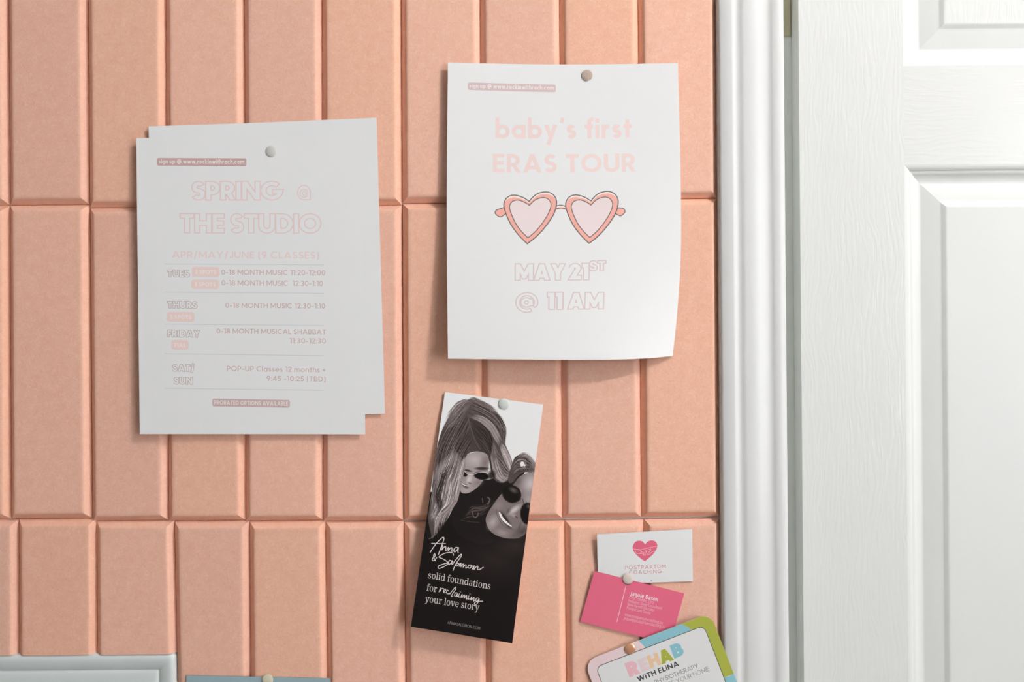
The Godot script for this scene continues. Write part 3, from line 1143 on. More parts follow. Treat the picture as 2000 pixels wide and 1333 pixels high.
func build_papers() -> void:
	var white := g8(240, 241, 239)

	# --- schedule: the blank sheet behind
	var back := [Vector2(290, 247), Vector2(735.5, 230), Vector2(752, 808.5), Vector2(306, 822)]
	var paper := paint(white, 0.88, 0.25)
	var o := sheet("paper_sheet", back, [13.6, 12.0, 13.4, 15.4], func(u: float, v: float) -> Vector3:
		return Vector3(0, 0, -2.0 * sin(u * PI) * (1.0 - 0.5 * v)), 0.00015, paper)
	tag(o, "blank white paper sheet sticking out behind the class schedule", "paper")

	# --- schedule: the printed sheet in front
	var front := [Vector2(266, 270), Vector2(707.5, 262), Vector2(713.5, 849), Vector2(273, 848.5)]
	var cv := Canvas.new(front, 2.6, white)
	print_schedule(cv, white)
	o = sheet("schedule_sheet", front, [16.6, 13.0, 14.8, 17.6], func(u: float, v: float) -> Vector3:
		return Vector3(0, 0, -1.7 * sin(u * PI) * (1.0 - 0.5 * v)), 0.00015, printed(cv))
	tag(o, "white printed class schedule headed SPRING @ THE STUDIO in pale pink outlines", "poster")

	# --- event poster
	var pc := [Vector2(875, 122), Vector2(1324, 123), Vector2(1324, 701), Vector2(875, 701)]
	cv = Canvas.new(pc, 2.6, white)
	print_event(cv, white)
	o = sheet("event_poster", pc, [16.6, 13.0, 12.0, 29.0], func(u: float, v: float) -> Vector3:
		var right := 3.2 * sin(min(v * 1.25, 1.0) * PI * 0.62) - 8.0 * pow(max(v - 0.55, 0.0) / 0.45, 2.0)
		var x := lerpf(-1.4 * sin(v * PI), right, u)
		var y := lerpf(-0.9 * sin(u * PI), -0.7 * sin(u * PI) + 2.6 * pow(max(u - 0.72, 0.0) / 0.28, 2.0), v)
		var z := 22.0 * pow(v, 3.0) * (u - pow(u, 6.0)) - 3.0 * sin(u * PI) * (1.0 - v) - 3.6 * sin(v * PI) * (1.0 - u)
		return Vector3(x, y, z), 0.00015, printed(cv), 30, 36)
	tag(o, "white poster with pink heart-shaped sunglasses and pale pink lettering", "poster")

	# --- rack card with the black and white photograph
	var rc := [Vector2(869, 766), Vector2(1061, 790.5), Vector2(1000.5, 1257.5), Vector2(802.5, 1225)]
	cv = Canvas.new(rc, 3.0, g8(247, 247, 245))
	print_rack_card(cv)
	o = sheet("rack_card", rc, [12.4, 11.2, 25.6, 26.8], func(u: float, v: float) -> Vector3:
		return Vector3(0, 0, -1.4 * sin(v * PI) - 0.4 * sin(u * PI)), 0.0004, printed(cv, 0.55, 0.2))
	tag(o, "tall tilted card with a black and white photograph of two smiling people", "card")

	# --- business cards
	var wc := [Vector2(1166, 1044), Vector2(1352, 1034), Vector2(1353.5, 1136), Vector2(1168, 1142.5)]
	cv = Canvas.new(wc, 3.6, white)
	print_heart_card(cv)
	o = sheet("business_card", wc, [15.4, 13.2, 11.4, 11.4], func(_u: float, _v: float) -> Vector3:
		return Vector3.ZERO, 0.00035, printed(cv, 0.7, 0.3), 10, 8)
	tag(o, "white business card with a pink heart logo above the pink card", "business card", "business cards by the casing")
	var pk := [Vector2(1161, 1116), Vector2(1336.5, 1160), Vector2(1309, 1259), Vector2(1133, 1215)]
	cv = Canvas.new(pk, 3.6, g8(240, 114, 142))
	print_pink_card(cv)
	o = sheet("business_card", pk, [13.4, 13.2, 12.2, 12.4], func(_u: float, _v: float) -> Vector3:
		return Vector3.ZERO, 0.00035, printed(cv, 0.6, 0.35), 10, 8)
	tag(o, "bright pink business card with white text, pinned below the heart card", "business card", "business cards by the casing")

	build_rehab_card()

	# --- blue card at the bottom edge
	var bc := [Vector2(364, 1320), Vector2(646, 1325.5), Vector2(643, 1510), Vector2(361, 1505)]
	o = sheet("postcard", bc, [11.4, 11.4, 13.4, 13.4], func(_u: float, _v: float) -> Vector3:
		return Vector3.ZERO, 0.00035, paint(g8(160, 184, 190), 0.6, 0.35), 8, 6)
	tag(o, "grey-blue card at the bottom edge, only its top showing", "card")

	# --- tacks
	var grey := paint(g8(214, 214, 209), 0.42)
	var glitter := paint(g8(216, 196, 180), 0.38)
	glitter.metallic = 0.35
	var sparkle := NoiseTexture2D.new()
	sparkle.width = 128
	sparkle.height = 128
	sparkle.seamless = true
	sparkle.as_normal_map = true
	sparkle.bump_strength = 10.0
	var sn := FastNoiseLite.new()
	sn.noise_type = FastNoiseLite.TYPE_CELLULAR
	sn.frequency = 0.12
	sn.seed = 4
	sparkle.noise = sn
	glitter.normal_enabled = true
	glitter.normal_texture = sparkle
	glitter.normal_scale = 0.8
	var mint := paint(g8(214, 222, 214), 0.3)
	var pearl := paint(g8(224, 212, 200), 0.3)
	var copper := paint(g8(238, 178, 138), 0.22)
	copper.metallic = 0.5
	var cream := paint(g8(222, 216, 188), 0.3)
	tack(530, 296, 0.0129, grey, "pale grey tack holding the class schedule")
	tack(1146.5, 147.5, 0.0119, glitter, "sparkling rose gold tack at the top of the sunglasses poster")
	tack(984, 789.5, 0.0118, mint, "pale mint tack at the top of the tall photograph card")
	tack(1226.5, 1131, 0.0134, pearl, "beige tack at the top edge of the pink business card")
	tack(1230.5, 1268, 0.0147, copper, "shiny peach tack on the colourful rounded card")
	tack(523, 1328, 0.0117, cream, "cream tack on the grey-blue card at the bottom edge")

func print_schedule(cv: Canvas, white: Color) -> void:
	var bar := g8(206, 174, 168)
	var pale := g8(250, 240, 236)
	var soft := g8(241, 222, 218)
	var line_ink := g8(240, 216, 212)
	var day := g8(206, 192, 188)
	var txt := g8(216, 192, 188)
	var pill := g8(245, 222, 215)
	cv.poly(rounded(306, 308.5, 480, 323.5, 3.5), bar)
	words(cv, "sign up @ www.rockinwithrach.com", Vector2(309.5, 319), Vector2(476, 319), 8.2, 11, g8(240, 232, 229))
	words(cv, "SPRING", Vector2(373, 390.5), Vector2(551, 389.5), 36.5, 12, line_ink, 2.0, white, 2.0)
	# the @ of this heading: a round letter a inside a ring whose right foot is square
	cv.stroke(arc(593, 375, 12.5, 14, -20, -270) + [Vector2(605.5, 389), Vector2(605.5, 371)], 1.9, line_ink, 1.0, true)
	cv.stroke(arc(592.5, 376.5, 7.2, 7.6, -48, -318), 1.6, line_ink)
	cv.stroke(arc(593.5, 376.5, 3.4, 3.8, 0, 350), 1.4, line_ink, 1.0, true)
	cv.stroke([Vector2(599.5, 369.5), Vector2(599.5, 383)], 1.6, line_ink)
	words(cv, "THE STUDIO", Vector2(351, 454.5), Vector2(626.5, 453.5), 37.5, 12, line_ink, 2.0, white, 2.5)
	words(cv, "APR/MAY/JUNE (9 CLASSES)", Vector2(335.5, 503.5), Vector2(622.5, 503), 13.5, 8, soft, 0.0, white, 13.0)
	for y in [515.5, 570.5, 633.0, 691.0, 758.0]:
		cv.stroke([Vector2(322, y), Vector2(632, y - 0.8)], 0.9, g8(212, 214, 212))
	words(cv, "TUES", Vector2(326.5, 541), Vector2(369.5, 541), 14, 13, day, 1.2, white, 3.0)
	words(cv, "THURS", Vector2(326.5, 602), Vector2(384.5, 602), 14, 13, day, 1.2, white, 3.0)
	words(cv, "FRIDAY", Vector2(326.5, 658), Vector2(390, 658), 14, 13, day, 1.2, white, 3.0)
	words(cv, "SAT/", Vector2(336.5, 725), Vector2(379, 725), 14, 13, day, 1.2, white, 3.0)
	words(cv, "SUN", Vector2(339, 750), Vector2(376, 750), 14, 13, day, 1.2, white, 3.0)
	var pills := [[374.0, 520.5, 427.5, 540.0, "2 SPOTS"], [373.0, 545.0, 426.5, 563.8, "3 SPOTS"], [325.6, 609.0, 379.0, 628.3, "2 SPOTS"], [334.5, 663.5, 368.3, 682.8, "FULL"]]
	for p in pills:
		cv.poly(rounded(p[0], p[1], p[2], p[3], 5.0), pill)
		words(cv, p[4], Vector2(p[0] + 6, p[3] - 5.5), Vector2(p[2] - 6, p[3] - 5.5), 8.0, 11, pale)
	var lines := [["0-18 MONTH MUSIC 11:20-12:00", 431.5, 635.0, 535.5], ["0-18 MONTH MUSIC  12:30-1:10", 432.0, 630.5, 556.0], ["0-18 MONTH MUSIC 12:30-1:10", 439.5, 635.0, 599.8], ["0-18 MONTH MUSICAL SHABBAT", 422.5, 636.5, 650.0], ["11:30-12:30", 565.5, 636.5, 667.3], ["POP-UP Classes 12 months +", 442.5, 636.0, 722.8], ["9:45 -10:25 (TBD)", 520.5, 636.0, 740.8]]
	for l in lines:
		words(cv, l[0], Vector2(l[1], l[3]), Vector2(l[2], l[3] - 0.4), 10.0, 7.5, txt, 0.0, white, 13.0)
	cv.poly(rounded(414.3, 777, 566, 791.8, 3.5), g8(210, 184, 180))
	words(cv, "PRORATED OPTIONS AVAILABLE", Vector2(417.5, 788.3), Vector2(562.6, 788.3), 8.4, 10, g8(241, 234, 231))
	# an old pin hole
	cv.blob(Vector2(528.5, 246.5), 1.2, 1.2, 0, g8(110, 105, 100), 0.9)

func heart_points(p: Dictionary, closed_tip := true) -> Array:
	# left lobe from the notch round to the tip, and back up the right lobe
	var a := smooth_line([p.notch, p.lt, p.l, p.ll, p.tip])
	var b := smooth_line([p.tip, p.rr, p.r, p.rt, p.notch])
	return a + b

func print_event(cv: Canvas, white: Color) -> void:
	var pink := g8(246, 224, 218)
	var rim := g8(226, 208, 206)
	var t := 0.012
	var bar := []
	for p in rounded(914, 160, 1085, 175, 3.5):
		bar.append(p + Vector2(0, (p.x - 914.0) * t))
	cv.poly(bar, g8(222, 200, 197))
	words(cv, "sign up @ www.rockinwithrach.com", Vector2(917, 170.5), Vector2(1081, 172.5), 8.2, 11, g8(243, 236, 234))
	words(cv, "baby's first", Vector2(968, 269), Vector2(1232, 268), 38.5, 9.8, pink, 0.0, white, 10.0)
	words(cv, "ERAS TOUR", Vector2(963, 336), Vector2(1238, 335), 36.5, 10, pink, 0.0, white, 11.0)
	# heart-shaped sunglasses
	var ink := g8(118, 112, 105)
	var frame := g8(248, 184, 170)
	var lens := g8(243, 228, 225)
	var k := 1.0 / 3.7037
	var z := func(x: float, y: float) -> Vector2:
		return Vector2(850 + x * k, 360 + y * k)
	var shine := g8(250, 238, 232)
	var temple_l := smooth_line([z.call(505, 165), z.call(470, 176), z.call(442, 188), z.call(434, 208), z.call(452, 228), z.call(476, 235), z.call(512, 208)])
	var temple_r := smooth_line([z.call(1290, 172), z.call(1320, 170), z.call(1346, 176), z.call(1355, 197), z.call(1342, 216), z.call(1318, 227), z.call(1280, 204)])
	for tp in [temple_l, temple_r]:
		cv.poly(tp, frame)
		cv.stroke(tp, 1.7, ink)
	var bridge := smooth_line([z.call(860, 156), z.call(882, 150), z.call(902, 148), z.call(920, 152), z.call(940, 160)])
	var under := smooth_line([z.call(940, 178), z.call(920, 171), z.call(902, 169), z.call(882, 171), z.call(860, 176)])
	cv.poly(bridge + under, shine)
	cv.stroke(under, 3.4, frame)
	cv.stroke(bridge, 1.7, ink)
	cv.stroke(under, 1.3, ink)
	for dx in [[0.0, 0.0], [438.0, -3.0]]:
		var q := func(x: float, y: float) -> Vector2:
			return z.call(x + dx[0], y + dx[1])
		var outer := smooth_line([q.call(676, 121), q.call(630, 92), q.call(570, 76), q.call(522, 92), q.call(496, 140), q.call(508, 205), q.call(545, 290), q.call(600, 368), q.call(660, 430)])
		outer += smooth_line([q.call(660, 430), q.call(730, 372), q.call(800, 290), q.call(850, 210), q.call(870, 135), q.call(858, 85), q.call(826, 58), q.call(785, 51), q.call(735, 64), q.call(700, 92), q.call(676, 121)])
		var inner := smooth_line([q.call(677, 150), q.call(640, 127), q.call(595, 112), q.call(555, 124), q.call(536, 160), q.call(548, 212), q.call(580, 284), q.call(620, 340), q.call(665, 387)])
		inner += smooth_line([q.call(665, 387), q.call(718, 340), q.call(770, 276), q.call(812, 206), q.call(830, 148), q.call(818, 112), q.call(795, 96), q.call(765, 93), q.call(722, 108), q.call(697, 128), q.call(677, 150)])
		cv.poly(outer, shine)
		# the frame colour sits a little below the outline, a pale rim stays along its top
		var body := []
		for p in outer:
			var rise: float = clamp((q.call(0, 200).y - p.y) / 30.0, 0.0, 1.0)
			body.append(p + Vector2(0, 4.2 * rise))
		cv.poly(body, frame)
		cv.stroke(outer, 2.0, ink, 1.0, true)
		cv.poly(inner, lens)
		cv.stroke(inner, 1.6, ink, 1.0, true)
	words(cv, "MAY", Vector2(1005.3, 548), Vector2(1102, 547.5), 32.5, 14, rim, 2.0, white, 0.0)
	words(cv, "21", Vector2(1108.5, 547), Vector2(1147, 546.7), 32.5, 14, rim, 2.0, white, 3.0)
	words(cv, "ST", Vector2(1147, 529.5), Vector2(1179, 529.3), 20, 13, rim, 2.0, white, 3.0)
	words(cv, "@", Vector2(1007, 605), Vector2(1049.5, 605), 32, 9.5, rim, 1.9, white)
	words(cv, "11", Vector2(1067.5, 604.5), Vector2(1098, 604.3), 33.5, 14, rim, 2.0, white, 3.0)
	words(cv, "AM", Vector2(1106.5, 604), Vector2(1176.5, 603.7), 32.5, 14, rim, 2.0, white, 2.0)

func print_heart_card(cv: Canvas) -> void:
	var pink := g8(238, 112, 138)
	var ink := g8(214, 132, 150)
	var k := 1.0 / 14.815
	var z := func(x: float, y: float) -> Vector2:
		return Vector2(1195 + x * k, 1040 + y * k)
	var left := smooth_line([z.call(960, 350), z.call(890, 270), z.call(800, 244), z.call(690, 272), z.call(615, 370), z.call(602, 460), z.call(640, 560), z.call(740, 670), z.call(850, 760), z.call(956, 832)])
	var right := smooth_line([z.call(956, 832), z.call(1060, 745), z.call(1180, 640), z.call(1270, 520), z.call(1313, 420), z.call(1308, 330), z.call(1240, 255), z.call(1140, 234), z.call(1040, 266), z.call(960, 350)])
	cv.poly(left + right, pink)
	var pale := g8(250, 190, 200)
	for l in [[[605, 480], [700, 488], [830, 500], [960, 475], [1120, 430], [1310, 395]], [[665, 500], [700, 600], [730, 612], [890, 612]], [[710, 505], [830, 510], [850, 540], [830, 590]], [[850, 545], [905, 600], [905, 655], [970, 655], [985, 540]], [[930, 560], [930, 640]], [[960, 520], [1010, 530], [1000, 600]], [[1040, 500], [1130, 480], [1030, 640], [1080, 640], [1160, 560], [1245, 535]], [[1060, 590], [1130, 510]]]:
		var pts := []
		for p in l:
			pts.append(z.call(p[0], p[1]))
		cv.stroke(pts, 1.0, pale)
	words(cv, "POSTPARTUM", Vector2(1221, 1112.5), Vector2(1300.5, 1108.5), 7.2, 6, ink, 0.0, Color.WHITE, 32.0)
	words(cv, "COACHING", Vector2(1229, 1121.5), Vector2(1292.3, 1118.3), 7.2, 6, ink, 0.0, Color.WHITE, 30.0)
	cv.blob(Vector2(1272.2, 1133.2), 1.3, 1.3, 0, g8(120, 116, 112), 0.9)

func print_pink_card(cv: Canvas) -> void:
	var w := g8(250, 226, 230)
	cv.stroke([Vector2(1222.4, 1145.6), Vector2(1204.8, 1215)], 1.1, w)
	set_words(cv, "Jaquie Dason", Vector2(1230.2, 1163.2), Vector2(1284.5, 1175.6), 7.6, "Droid Sans", 700, g8(253, 240, 242))
	var t := g8(248, 205, 213)
	set_words(cv, "CPSC, CNNPE, CPD", Vector2(1228.6, 1169.8), Vector2(1276, 1181), 5.4, "Droid Sans", 400, t)
	set_words(cv, "Pediatric Sleep Consultant", Vector2(1227, 1176.8), Vector2(1292.5, 1191.5), 5.4, "Droid Sans", 400, t)
	set_words(cv, "New Parent Educator", Vector2(1225.4, 1183.4), Vector2(1278, 1195.5), 5.4, "Droid Sans", 400, t)
	set_words(cv, "Postpartum Doula", Vector2(1223.6, 1190), Vector2(1269.5, 1200.8), 5.4, "Droid Sans", 400, t)
	set_words(cv, "www.postpartumcoaching.ca", Vector2(1219.6, 1203.4), Vector2(1293, 1220.2), 5.6, "Droid Sans", 400, t)
	set_words(cv, "jaquie@postpartumcoaching.ca", Vector2(1217.4, 1210.4), Vector2(1297.5, 1228.6), 5.6, "Droid Sans", 400, t)

func build_rehab_card() -> void:
	# rounded card printed with a coloured border; local measures in photograph pixels from its top left corner
	var tl := Vector2(1140.8, 1293)
	var ex := Vector2(0.933, -0.360)
	var ey := Vector2(0.360, 0.933)
	var W := 264.0
	var H := 176.0
	var corners := [tl, tl + ex * W, tl + ex * W + ey * H, tl + ey * H]
	var pink := g8(246, 222, 222)
	var cv := Canvas.new(corners, 3.6, pink)
	var z := func(x: float, y: float) -> Vector2:
		return tl + ex * x + ey * y
	var area := func(pts: Array, c: Color) -> void:
		var out := []
		for p in pts:
			out.append(z.call(p[0], p[1]))
		cv.poly(out, c)
	var blue := g8(150, 206, 216)
	var green := g8(182, 190, 78)
	area.call([[112, -5], [116, 4], [119, 10], [122, 18], [124, 40], [300, 40], [300, -5]], blue)
	area.call([[200, -5], [206, 2], [213, 9], [218, 18], [225, 60], [225, 126], [300, 128], [300, -5]], green)
	area.call([[225, 126], [240, 126], [252, 128], [270, 126], [270, 180], [225, 180]], blue)
	var inner := []
	for p in rounded(17.5, 18.5, 243.5, 158, 12):
		inner.append(z.call(p.x, p.y))
	cv.poly(inner, g8(238, 238, 236))
	cv.stroke(inner, 1.3, g8(92, 90, 92), 1.0, true)
	var letters := [["R", 72, 96, 61.0, 29.0, g8(248, 198, 204)], ["E", 98, 116, 60.5, 26.0, g8(242, 222, 222)], ["H", 117, 140, 59.0, 25.0, g8(248, 212, 170)], ["A", 139, 166, 60.0, 26.5, g8(180, 188, 74)], ["B", 167, 189, 58.0, 27.0, g8(148, 204, 214)]]
	for l in letters:
		words(cv, l[0], z.call(l[1], l[3]), z.call(l[2], l[3]), l[4], 14, l[5])
	words(cv, "WiTH ELiNA", z.call(85, 75), z.call(171, 74), 10.0, 9.5, g8(70, 70, 74), 0.0, Color.WHITE, 12.0)
	words(cv, "PHYSIOTHERAPY", z.call(114, 92), z.call(205, 91), 8.6, 5, g8(112, 112, 114), 0.0, Color.WHITE, 14.0)
	words(cv, "OF YOUR HOME", z.call(136, 105), z.call(222, 104), 8.6, 4.5, g8(122, 122, 124), 0.0, Color.WHITE, 14.0)
	# the card itself: a rounded outline with thickness
	var st := SurfaceTool.new()
	st.begin(Mesh.PRIMITIVE_TRIANGLES)
	var w0 := at(corners[0].x, corners[0].y, 0.0126)
	var wx := at(corners[1].x, corners[1].y, 0.0182) - w0
	var wy := at(corners[3].x, corners[3].y, 0.0132) - w0
	var loop := []
	for p in rounded(0, 0, W, H, 24):
		loop.append([w0 + wx * (p.x / W) + wy * (p.y / H), Vector2(p.x / W, p.y / H)])
	var mid := w0 + wx * 0.5 + wy * 0.5
	var n: int = loop.size()
	var up: Vector3 = (loop[0][0] - mid).cross(loop[n / 4][0] - mid).normalized()
	if up.z < 0:
		up = -up
	var down := up * -0.0006
	for i in n:
		var a: Array = loop[i]
		var b: Array = loop[(i + 1) % n]
		for v in [[mid, Vector2(0.5, 0.5)], a, b]:
			st.set_normal(up)
			st.set_uv(v[1])
			st.add_vertex(v[0] - mid)
		for v in [mid, b[0], a[0]]:
			st.set_normal(-up)
			st.set_uv(Vector2(0.5, 0.9))
			st.add_vertex(v + down - mid)
		var side: Vector3 = ((a[0] + b[0]) / 2.0 - mid).normalized()
		for v in [a[0], a[0] + down, b[0] + down, a[0], b[0] + down, b[0]]:
			st.set_normal(side)
			st.set_uv(a[1] * 0.98 + Vector2(0.01, 0.01))
			st.add_vertex(v - mid)
	var o := mesh_node("printed_card", st.commit(), printed(cv, 0.45, 0.45), self, mid)
	tag(o, "rounded card with pink, blue and green border overlapping the door casing", "card")

func tone(v: float) -> Color:
	# printing ink of the black and white photograph, slightly warm
	return Color(clamp(v * 1.02, 0, 1), clamp(v * 1.0 - 0.16 * v * (1.0 - v), 0, 1), clamp(v * 1.0 - 0.2 * v * (1.0 - v), 0, 1))

func strands(cv: Canvas, z: Callable, a: Array, b: Array, count: int, dark: float, light: float, width: float, rng: RandomNumberGenerator, jitter := 14.0, alpha := 0.75) -> void:
	# hair between two guide lines
	for i in count:
		var t := rng.randf()
		var v := lerpf(dark, light, pow(rng.randf(), 1.6))
		var pts := []
		var shift := Vector2(rng.randf_range(-jitter, jitter), rng.randf_range(-jitter, jitter))
		for k in a.size():
			var p: Vector2 = (Vector2(a[k][0], a[k][1])).lerp(Vector2(b[k][0], b[k][1]), t)
			p += shift * (0.4 + 0.25 * k) + Vector2(rng.randf_range(-jitter, jitter), rng.randf_range(-jitter, jitter)) * 0.35
			pts.append(z.call(p.x, p.y))
		cv.hair(pts, width * rng.randf_range(0.5, 1.3), tone(v), alpha)

func print_rack_card(cv: Canvas) -> void:
	var rng := RandomNumberGenerator.new()
	rng.seed = 77
	var k := 1.0 / 4.596
	var z := func(x: float, y: float) -> Vector2:
		return Vector2(840 + x * k, 770 + y * k)
	var area := func(pts: Array, v: float, alpha := 1.0) -> void:
		var p := []
		for q in pts:
			p.append(z.call(q[0], q[1]))
		cv.poly(smooth_line(p, true), tone(v), alpha)
	var soft := func(x: float, y: float, rx: float, ry: float, turn: float, v: float, alpha: float, hard := 1.6) -> void:
		cv.blob(z.call(x, y), rx * k, ry * k, deg_to_rad(turn), tone(v), alpha, hard)
	var line := func(pts: Array, width: float, v: float, alpha := 1.0) -> void:
		var p := []
		for q in pts:
			p.append(z.call(q[0], q[1]))
		cv.stroke(smooth_line(p), width * k, tone(v), alpha)
	# black lower part
	var black := tone(0.12)
	cv.poly([z.call(-60, 900), z.call(200, 860), z.call(420, 780), z.call(640, 760), z.call(1010, 1040), z.call(1010, 2400), z.call(-400, 2400), z.call(-300, 1100)], black)
	# dark clothes and hair of the second person
	area.call([[560, 760], [700, 740], [780, 700], [850, 680], [760, 820], [640, 900], [560, 990], [500, 1090], [480, 1200], [560, 1320], [400, 1340], [200, 1200], [240, 920], [400, 830]], 0.14)
	soft.call(560, 1480, 420, 260, 0, 0.22, 0.55, 1.0)
	soft.call(760, 1350, 220, 120, -8, 0.27, 0.5, 1.0)
	# first person: mass of hair
	area.call([[350, 50], [420, 62], [500, 105], [590, 165], [650, 235], [668, 320], [655, 410], [690, 500], [722, 590], [748, 680], [720, 750], [640, 800], [570, 770], [540, 690], [520, 560], [420, 520], [320, 560], [295, 700], [255, 880], [180, 1060], [120, 1130], [60, 1200], [20, 1310], [0, 1240], [-20, 1120], [5, 960], [20, 800], [40, 640], [60, 500], [85, 390], [120, 300], [180, 190], [255, 95]], 0.34)
	soft.call(300, 420, 200, 170, -40, 0.22, 0.6, 1.0)
	soft.call(500, 480, 110, 140, 20, 0.2, 0.6, 1.0)
	strands(cv, z, [[340, 70], [230, 200], [120, 380], [60, 560], [30, 800]], [[380, 200], [330, 330], [250, 520], [180, 700], [120, 900]], 420, 0.18, 0.62, 0.7, rng, 16.0)
	strands(cv, z, [[350, 60], [470, 110], [600, 190], [660, 300], [650, 420]], [[330, 210], [430, 260], [540, 350], [600, 440], [650, 520]], 400, 0.2, 0.66, 0.7, rng, 16.0)
	strands(cv, z, [[350, 210], [430, 250], [520, 340], [560, 460], [560, 640]], [[380, 340], [430, 420], [480, 480], [530, 560], [560, 700]], 220, 0.14, 0.42, 0.7, rng)
	strands(cv, z, [[300, 300], [230, 420], [180, 540], [120, 700], [40, 950]], [[400, 420], [330, 520], [280, 640], [240, 780], [200, 960]], 300, 0.15, 0.58, 0.7, rng)
	# a paler band of hair over the crown and on the right
	strands(cv, z, [[380, 190], [460, 205], [540, 260], [600, 350], [640, 430]], [[380, 230], [450, 260], [520, 320], [580, 410], [610, 470]], 60, 0.5, 0.8, 0.8, rng, 9.0, 0.6)
	# hair falling on the right, with the light ends that flick out
	strands(cv, z, [[560, 420], [600, 520], [660, 600], [710, 680], [780, 700]], [[540, 560], [560, 680], [600, 760], [660, 770], [730, 720]], 260, 0.22, 0.72, 0.8, rng, 10.0)
	strands(cv, z, [[640, 440], [680, 500], [715, 590], [740, 680], [800, 690]], [[620, 480], [650, 560], [690, 640], [720, 700], [770, 700]], 80, 0.5, 0.9, 0.9, rng, 8.0)
	strands(cv, z, [[540, 600], [550, 690], [580, 760], [640, 790], [700, 750]], [[590, 560], [610, 640], [640, 720], [670, 750], [700, 720]], 24, 0.5, 0.8, 0.9, rng, 8.0)
	# long pale lock on the left
	soft.call(120, 690, 80, 170, 24, 0.8, 0.8, 1.2)
	area.call([[290, 600], [280, 700], [250, 830], [210, 960], [150, 1030], [80, 1100], [60, 1180], [30, 1290], [35, 1150], [0, 1070], [40, 960], [70, 860], [170, 760], [240, 680]], 0.5, 0.7)
	strands(cv, z, [[200, 480], [150, 640], [90, 740], [40, 860], [10, 1060]], [[290, 600], [270, 720], [230, 860], [180, 980], [90, 1080]], 260, 0.34, 0.94, 0.9, rng, 14.0)
	strands(cv, z, [[60, 720], [30, 880], [30, 1000], [10, 1080], [-10, 1110]], [[200, 760], [190, 900], [150, 1000], [90, 1070], [60, 1180]], 200, 0.36, 0.96, 0.9, rng, 14.0)
	strands(cv, z, [[240, 860], [230, 960], [190, 1030], [160, 1100], [130, 1150]], [[200, 900], [190, 980], [140, 1050], [60, 1120], [35, 1290]], 60, 0.45, 0.88, 0.8, rng, 10.0, 0.8)
	strands(cv, z, [[110, 620], [80, 760], [40, 900], [60, 1010], [20, 1080]], [[180, 640], [130, 780], [90, 920], [100, 1020], [60, 1100]], 24, 0.16, 0.3, 0.8, rng, 12.0, 0.6)
	line.call([[70, 1100], [50, 1180], [55, 1250], [20, 1290], [-10, 1310]], 7, 0.55, 0.8)
	# fine loose hair at the crown
	strands(cv, z, [[350, 60], [300, 55], [250, 80], [200, 140], [170, 200]], [[380, 80], [330, 110], [270, 180], [200, 260], [120, 330]], 120, 0.3, 0.8, 0.6, rng, 20.0, 0.6)
	strands(cv, z, [[340, 50], [380, 40], [430, 60], [520, 110], [600, 170]], [[350, 80], [400, 70], [450, 90], [530, 130], [600, 190]], 50, 0.3, 0.7, 0.6, rng, 14.0, 0.6)
	line.call([[340, 220], [370, 330], [400, 420], [445, 500]], 8, 0.46, 0.55)
	# her face, tilted down
	area.call([[318, 572], [360, 538], [430, 526], [495, 538], [520, 580], [520, 660], [505, 720], [470, 780], [430, 830], [380, 872], [325, 898], [272, 888], [264, 830], [285, 760], [298, 680]], 0.66)
	soft.call(390, 595, 95, 70, 0, 0.80, 0.8, 1.1)
	soft.call(490, 620, 60, 90, 0, 0.42, 0.6, 1.0)
	soft.call(345, 770, 34, 60, 8, 0.86, 0.8, 1.3)
	soft.call(425, 800, 70, 44, -35, 0.50, 0.7, 1.0)
	soft.call(300, 765, 30, 40, 0, 0.6, 0.6, 1.0)
	soft.call(315, 872, 46, 26, -10, 0.74, 0.7, 1.0)
	# brow, sunglasses
	soft.call(335, 692, 46, 13, 4, 0.2, 0.9, 1.6)
	soft.call(460, 672, 80, 20, -8, 0.2, 0.9, 1.6)
	soft.call(455, 738, 78, 40, 2, 0.11, 1.0, 4.0)
	soft.call(308, 726, 26, 26, 0, 0.14, 1.0, 3.0)
	line.call([[262, 685], [300, 697], [330, 722], [360, 730], [385, 728], [420, 712], [470, 706], [535, 714]], 5, 0.92, 0.85)
	soft.call(545, 730, 46, 60, 0, 0.14, 0.9)
	# nostril, smile
	soft.call(350, 805, 22, 8, 12, 0.3, 0.7, 1.5)
	soft.call(308, 828, 44, 17, 22, 0.25, 0.9, 1.6)
	line.call([[280, 810], [308, 826], [336, 832]], 8, 0.95)
	soft.call(312, 848, 34, 9, 14, 0.5, 0.8, 1.5)
	# hair strands in front of her face
	strands(cv, z, [[300, 560], [280, 660], [255, 760], [235, 870], [225, 960]], [[315, 600], [300, 700], [275, 800], [255, 880], [240, 960]], 70, 0.45, 0.95, 0.8, rng, 7.0, 0.8)
	# second person: hair with a white flower
	area.call([[740, 600], [770, 560], [820, 545], [880, 575], [960, 640], [960, 740], [860, 700], [790, 730], [720, 800], [690, 760]], 0.34)
	strands(cv, z, [[740, 600], [790, 555], [850, 560], [900, 610], [955, 660]], [[720, 760], [770, 700], [830, 680], [890, 680], [950, 710]], 220, 0.18, 0.78, 0.7, rng, 14.0)
	strands(cv, z, [[780, 560], [820, 530], [870, 545], [910, 590], [950, 640]], [[800, 580], [840, 560], [880, 580], [910, 620], [950, 660]], 36, 0.4, 0.8, 0.6, rng, 12.0, 0.6)
	soft.call(818, 628, 20, 28, 0, 0.97, 1.0, 4.0)
	soft.call(840, 640, 11, 14, 0, 0.92, 0.9, 4.0)
	# face turned up, head on its side
	area.call([[745, 805], [800, 738], [870, 708], [965, 712], [960, 900], [920, 1050], [900, 1160], [865, 1220], [800, 1275], [720, 1292], [620, 1280], [540, 1240], [500, 1180], [490, 1120], [520, 1050], [565, 985], [620, 910], [690, 850]], 0.52)
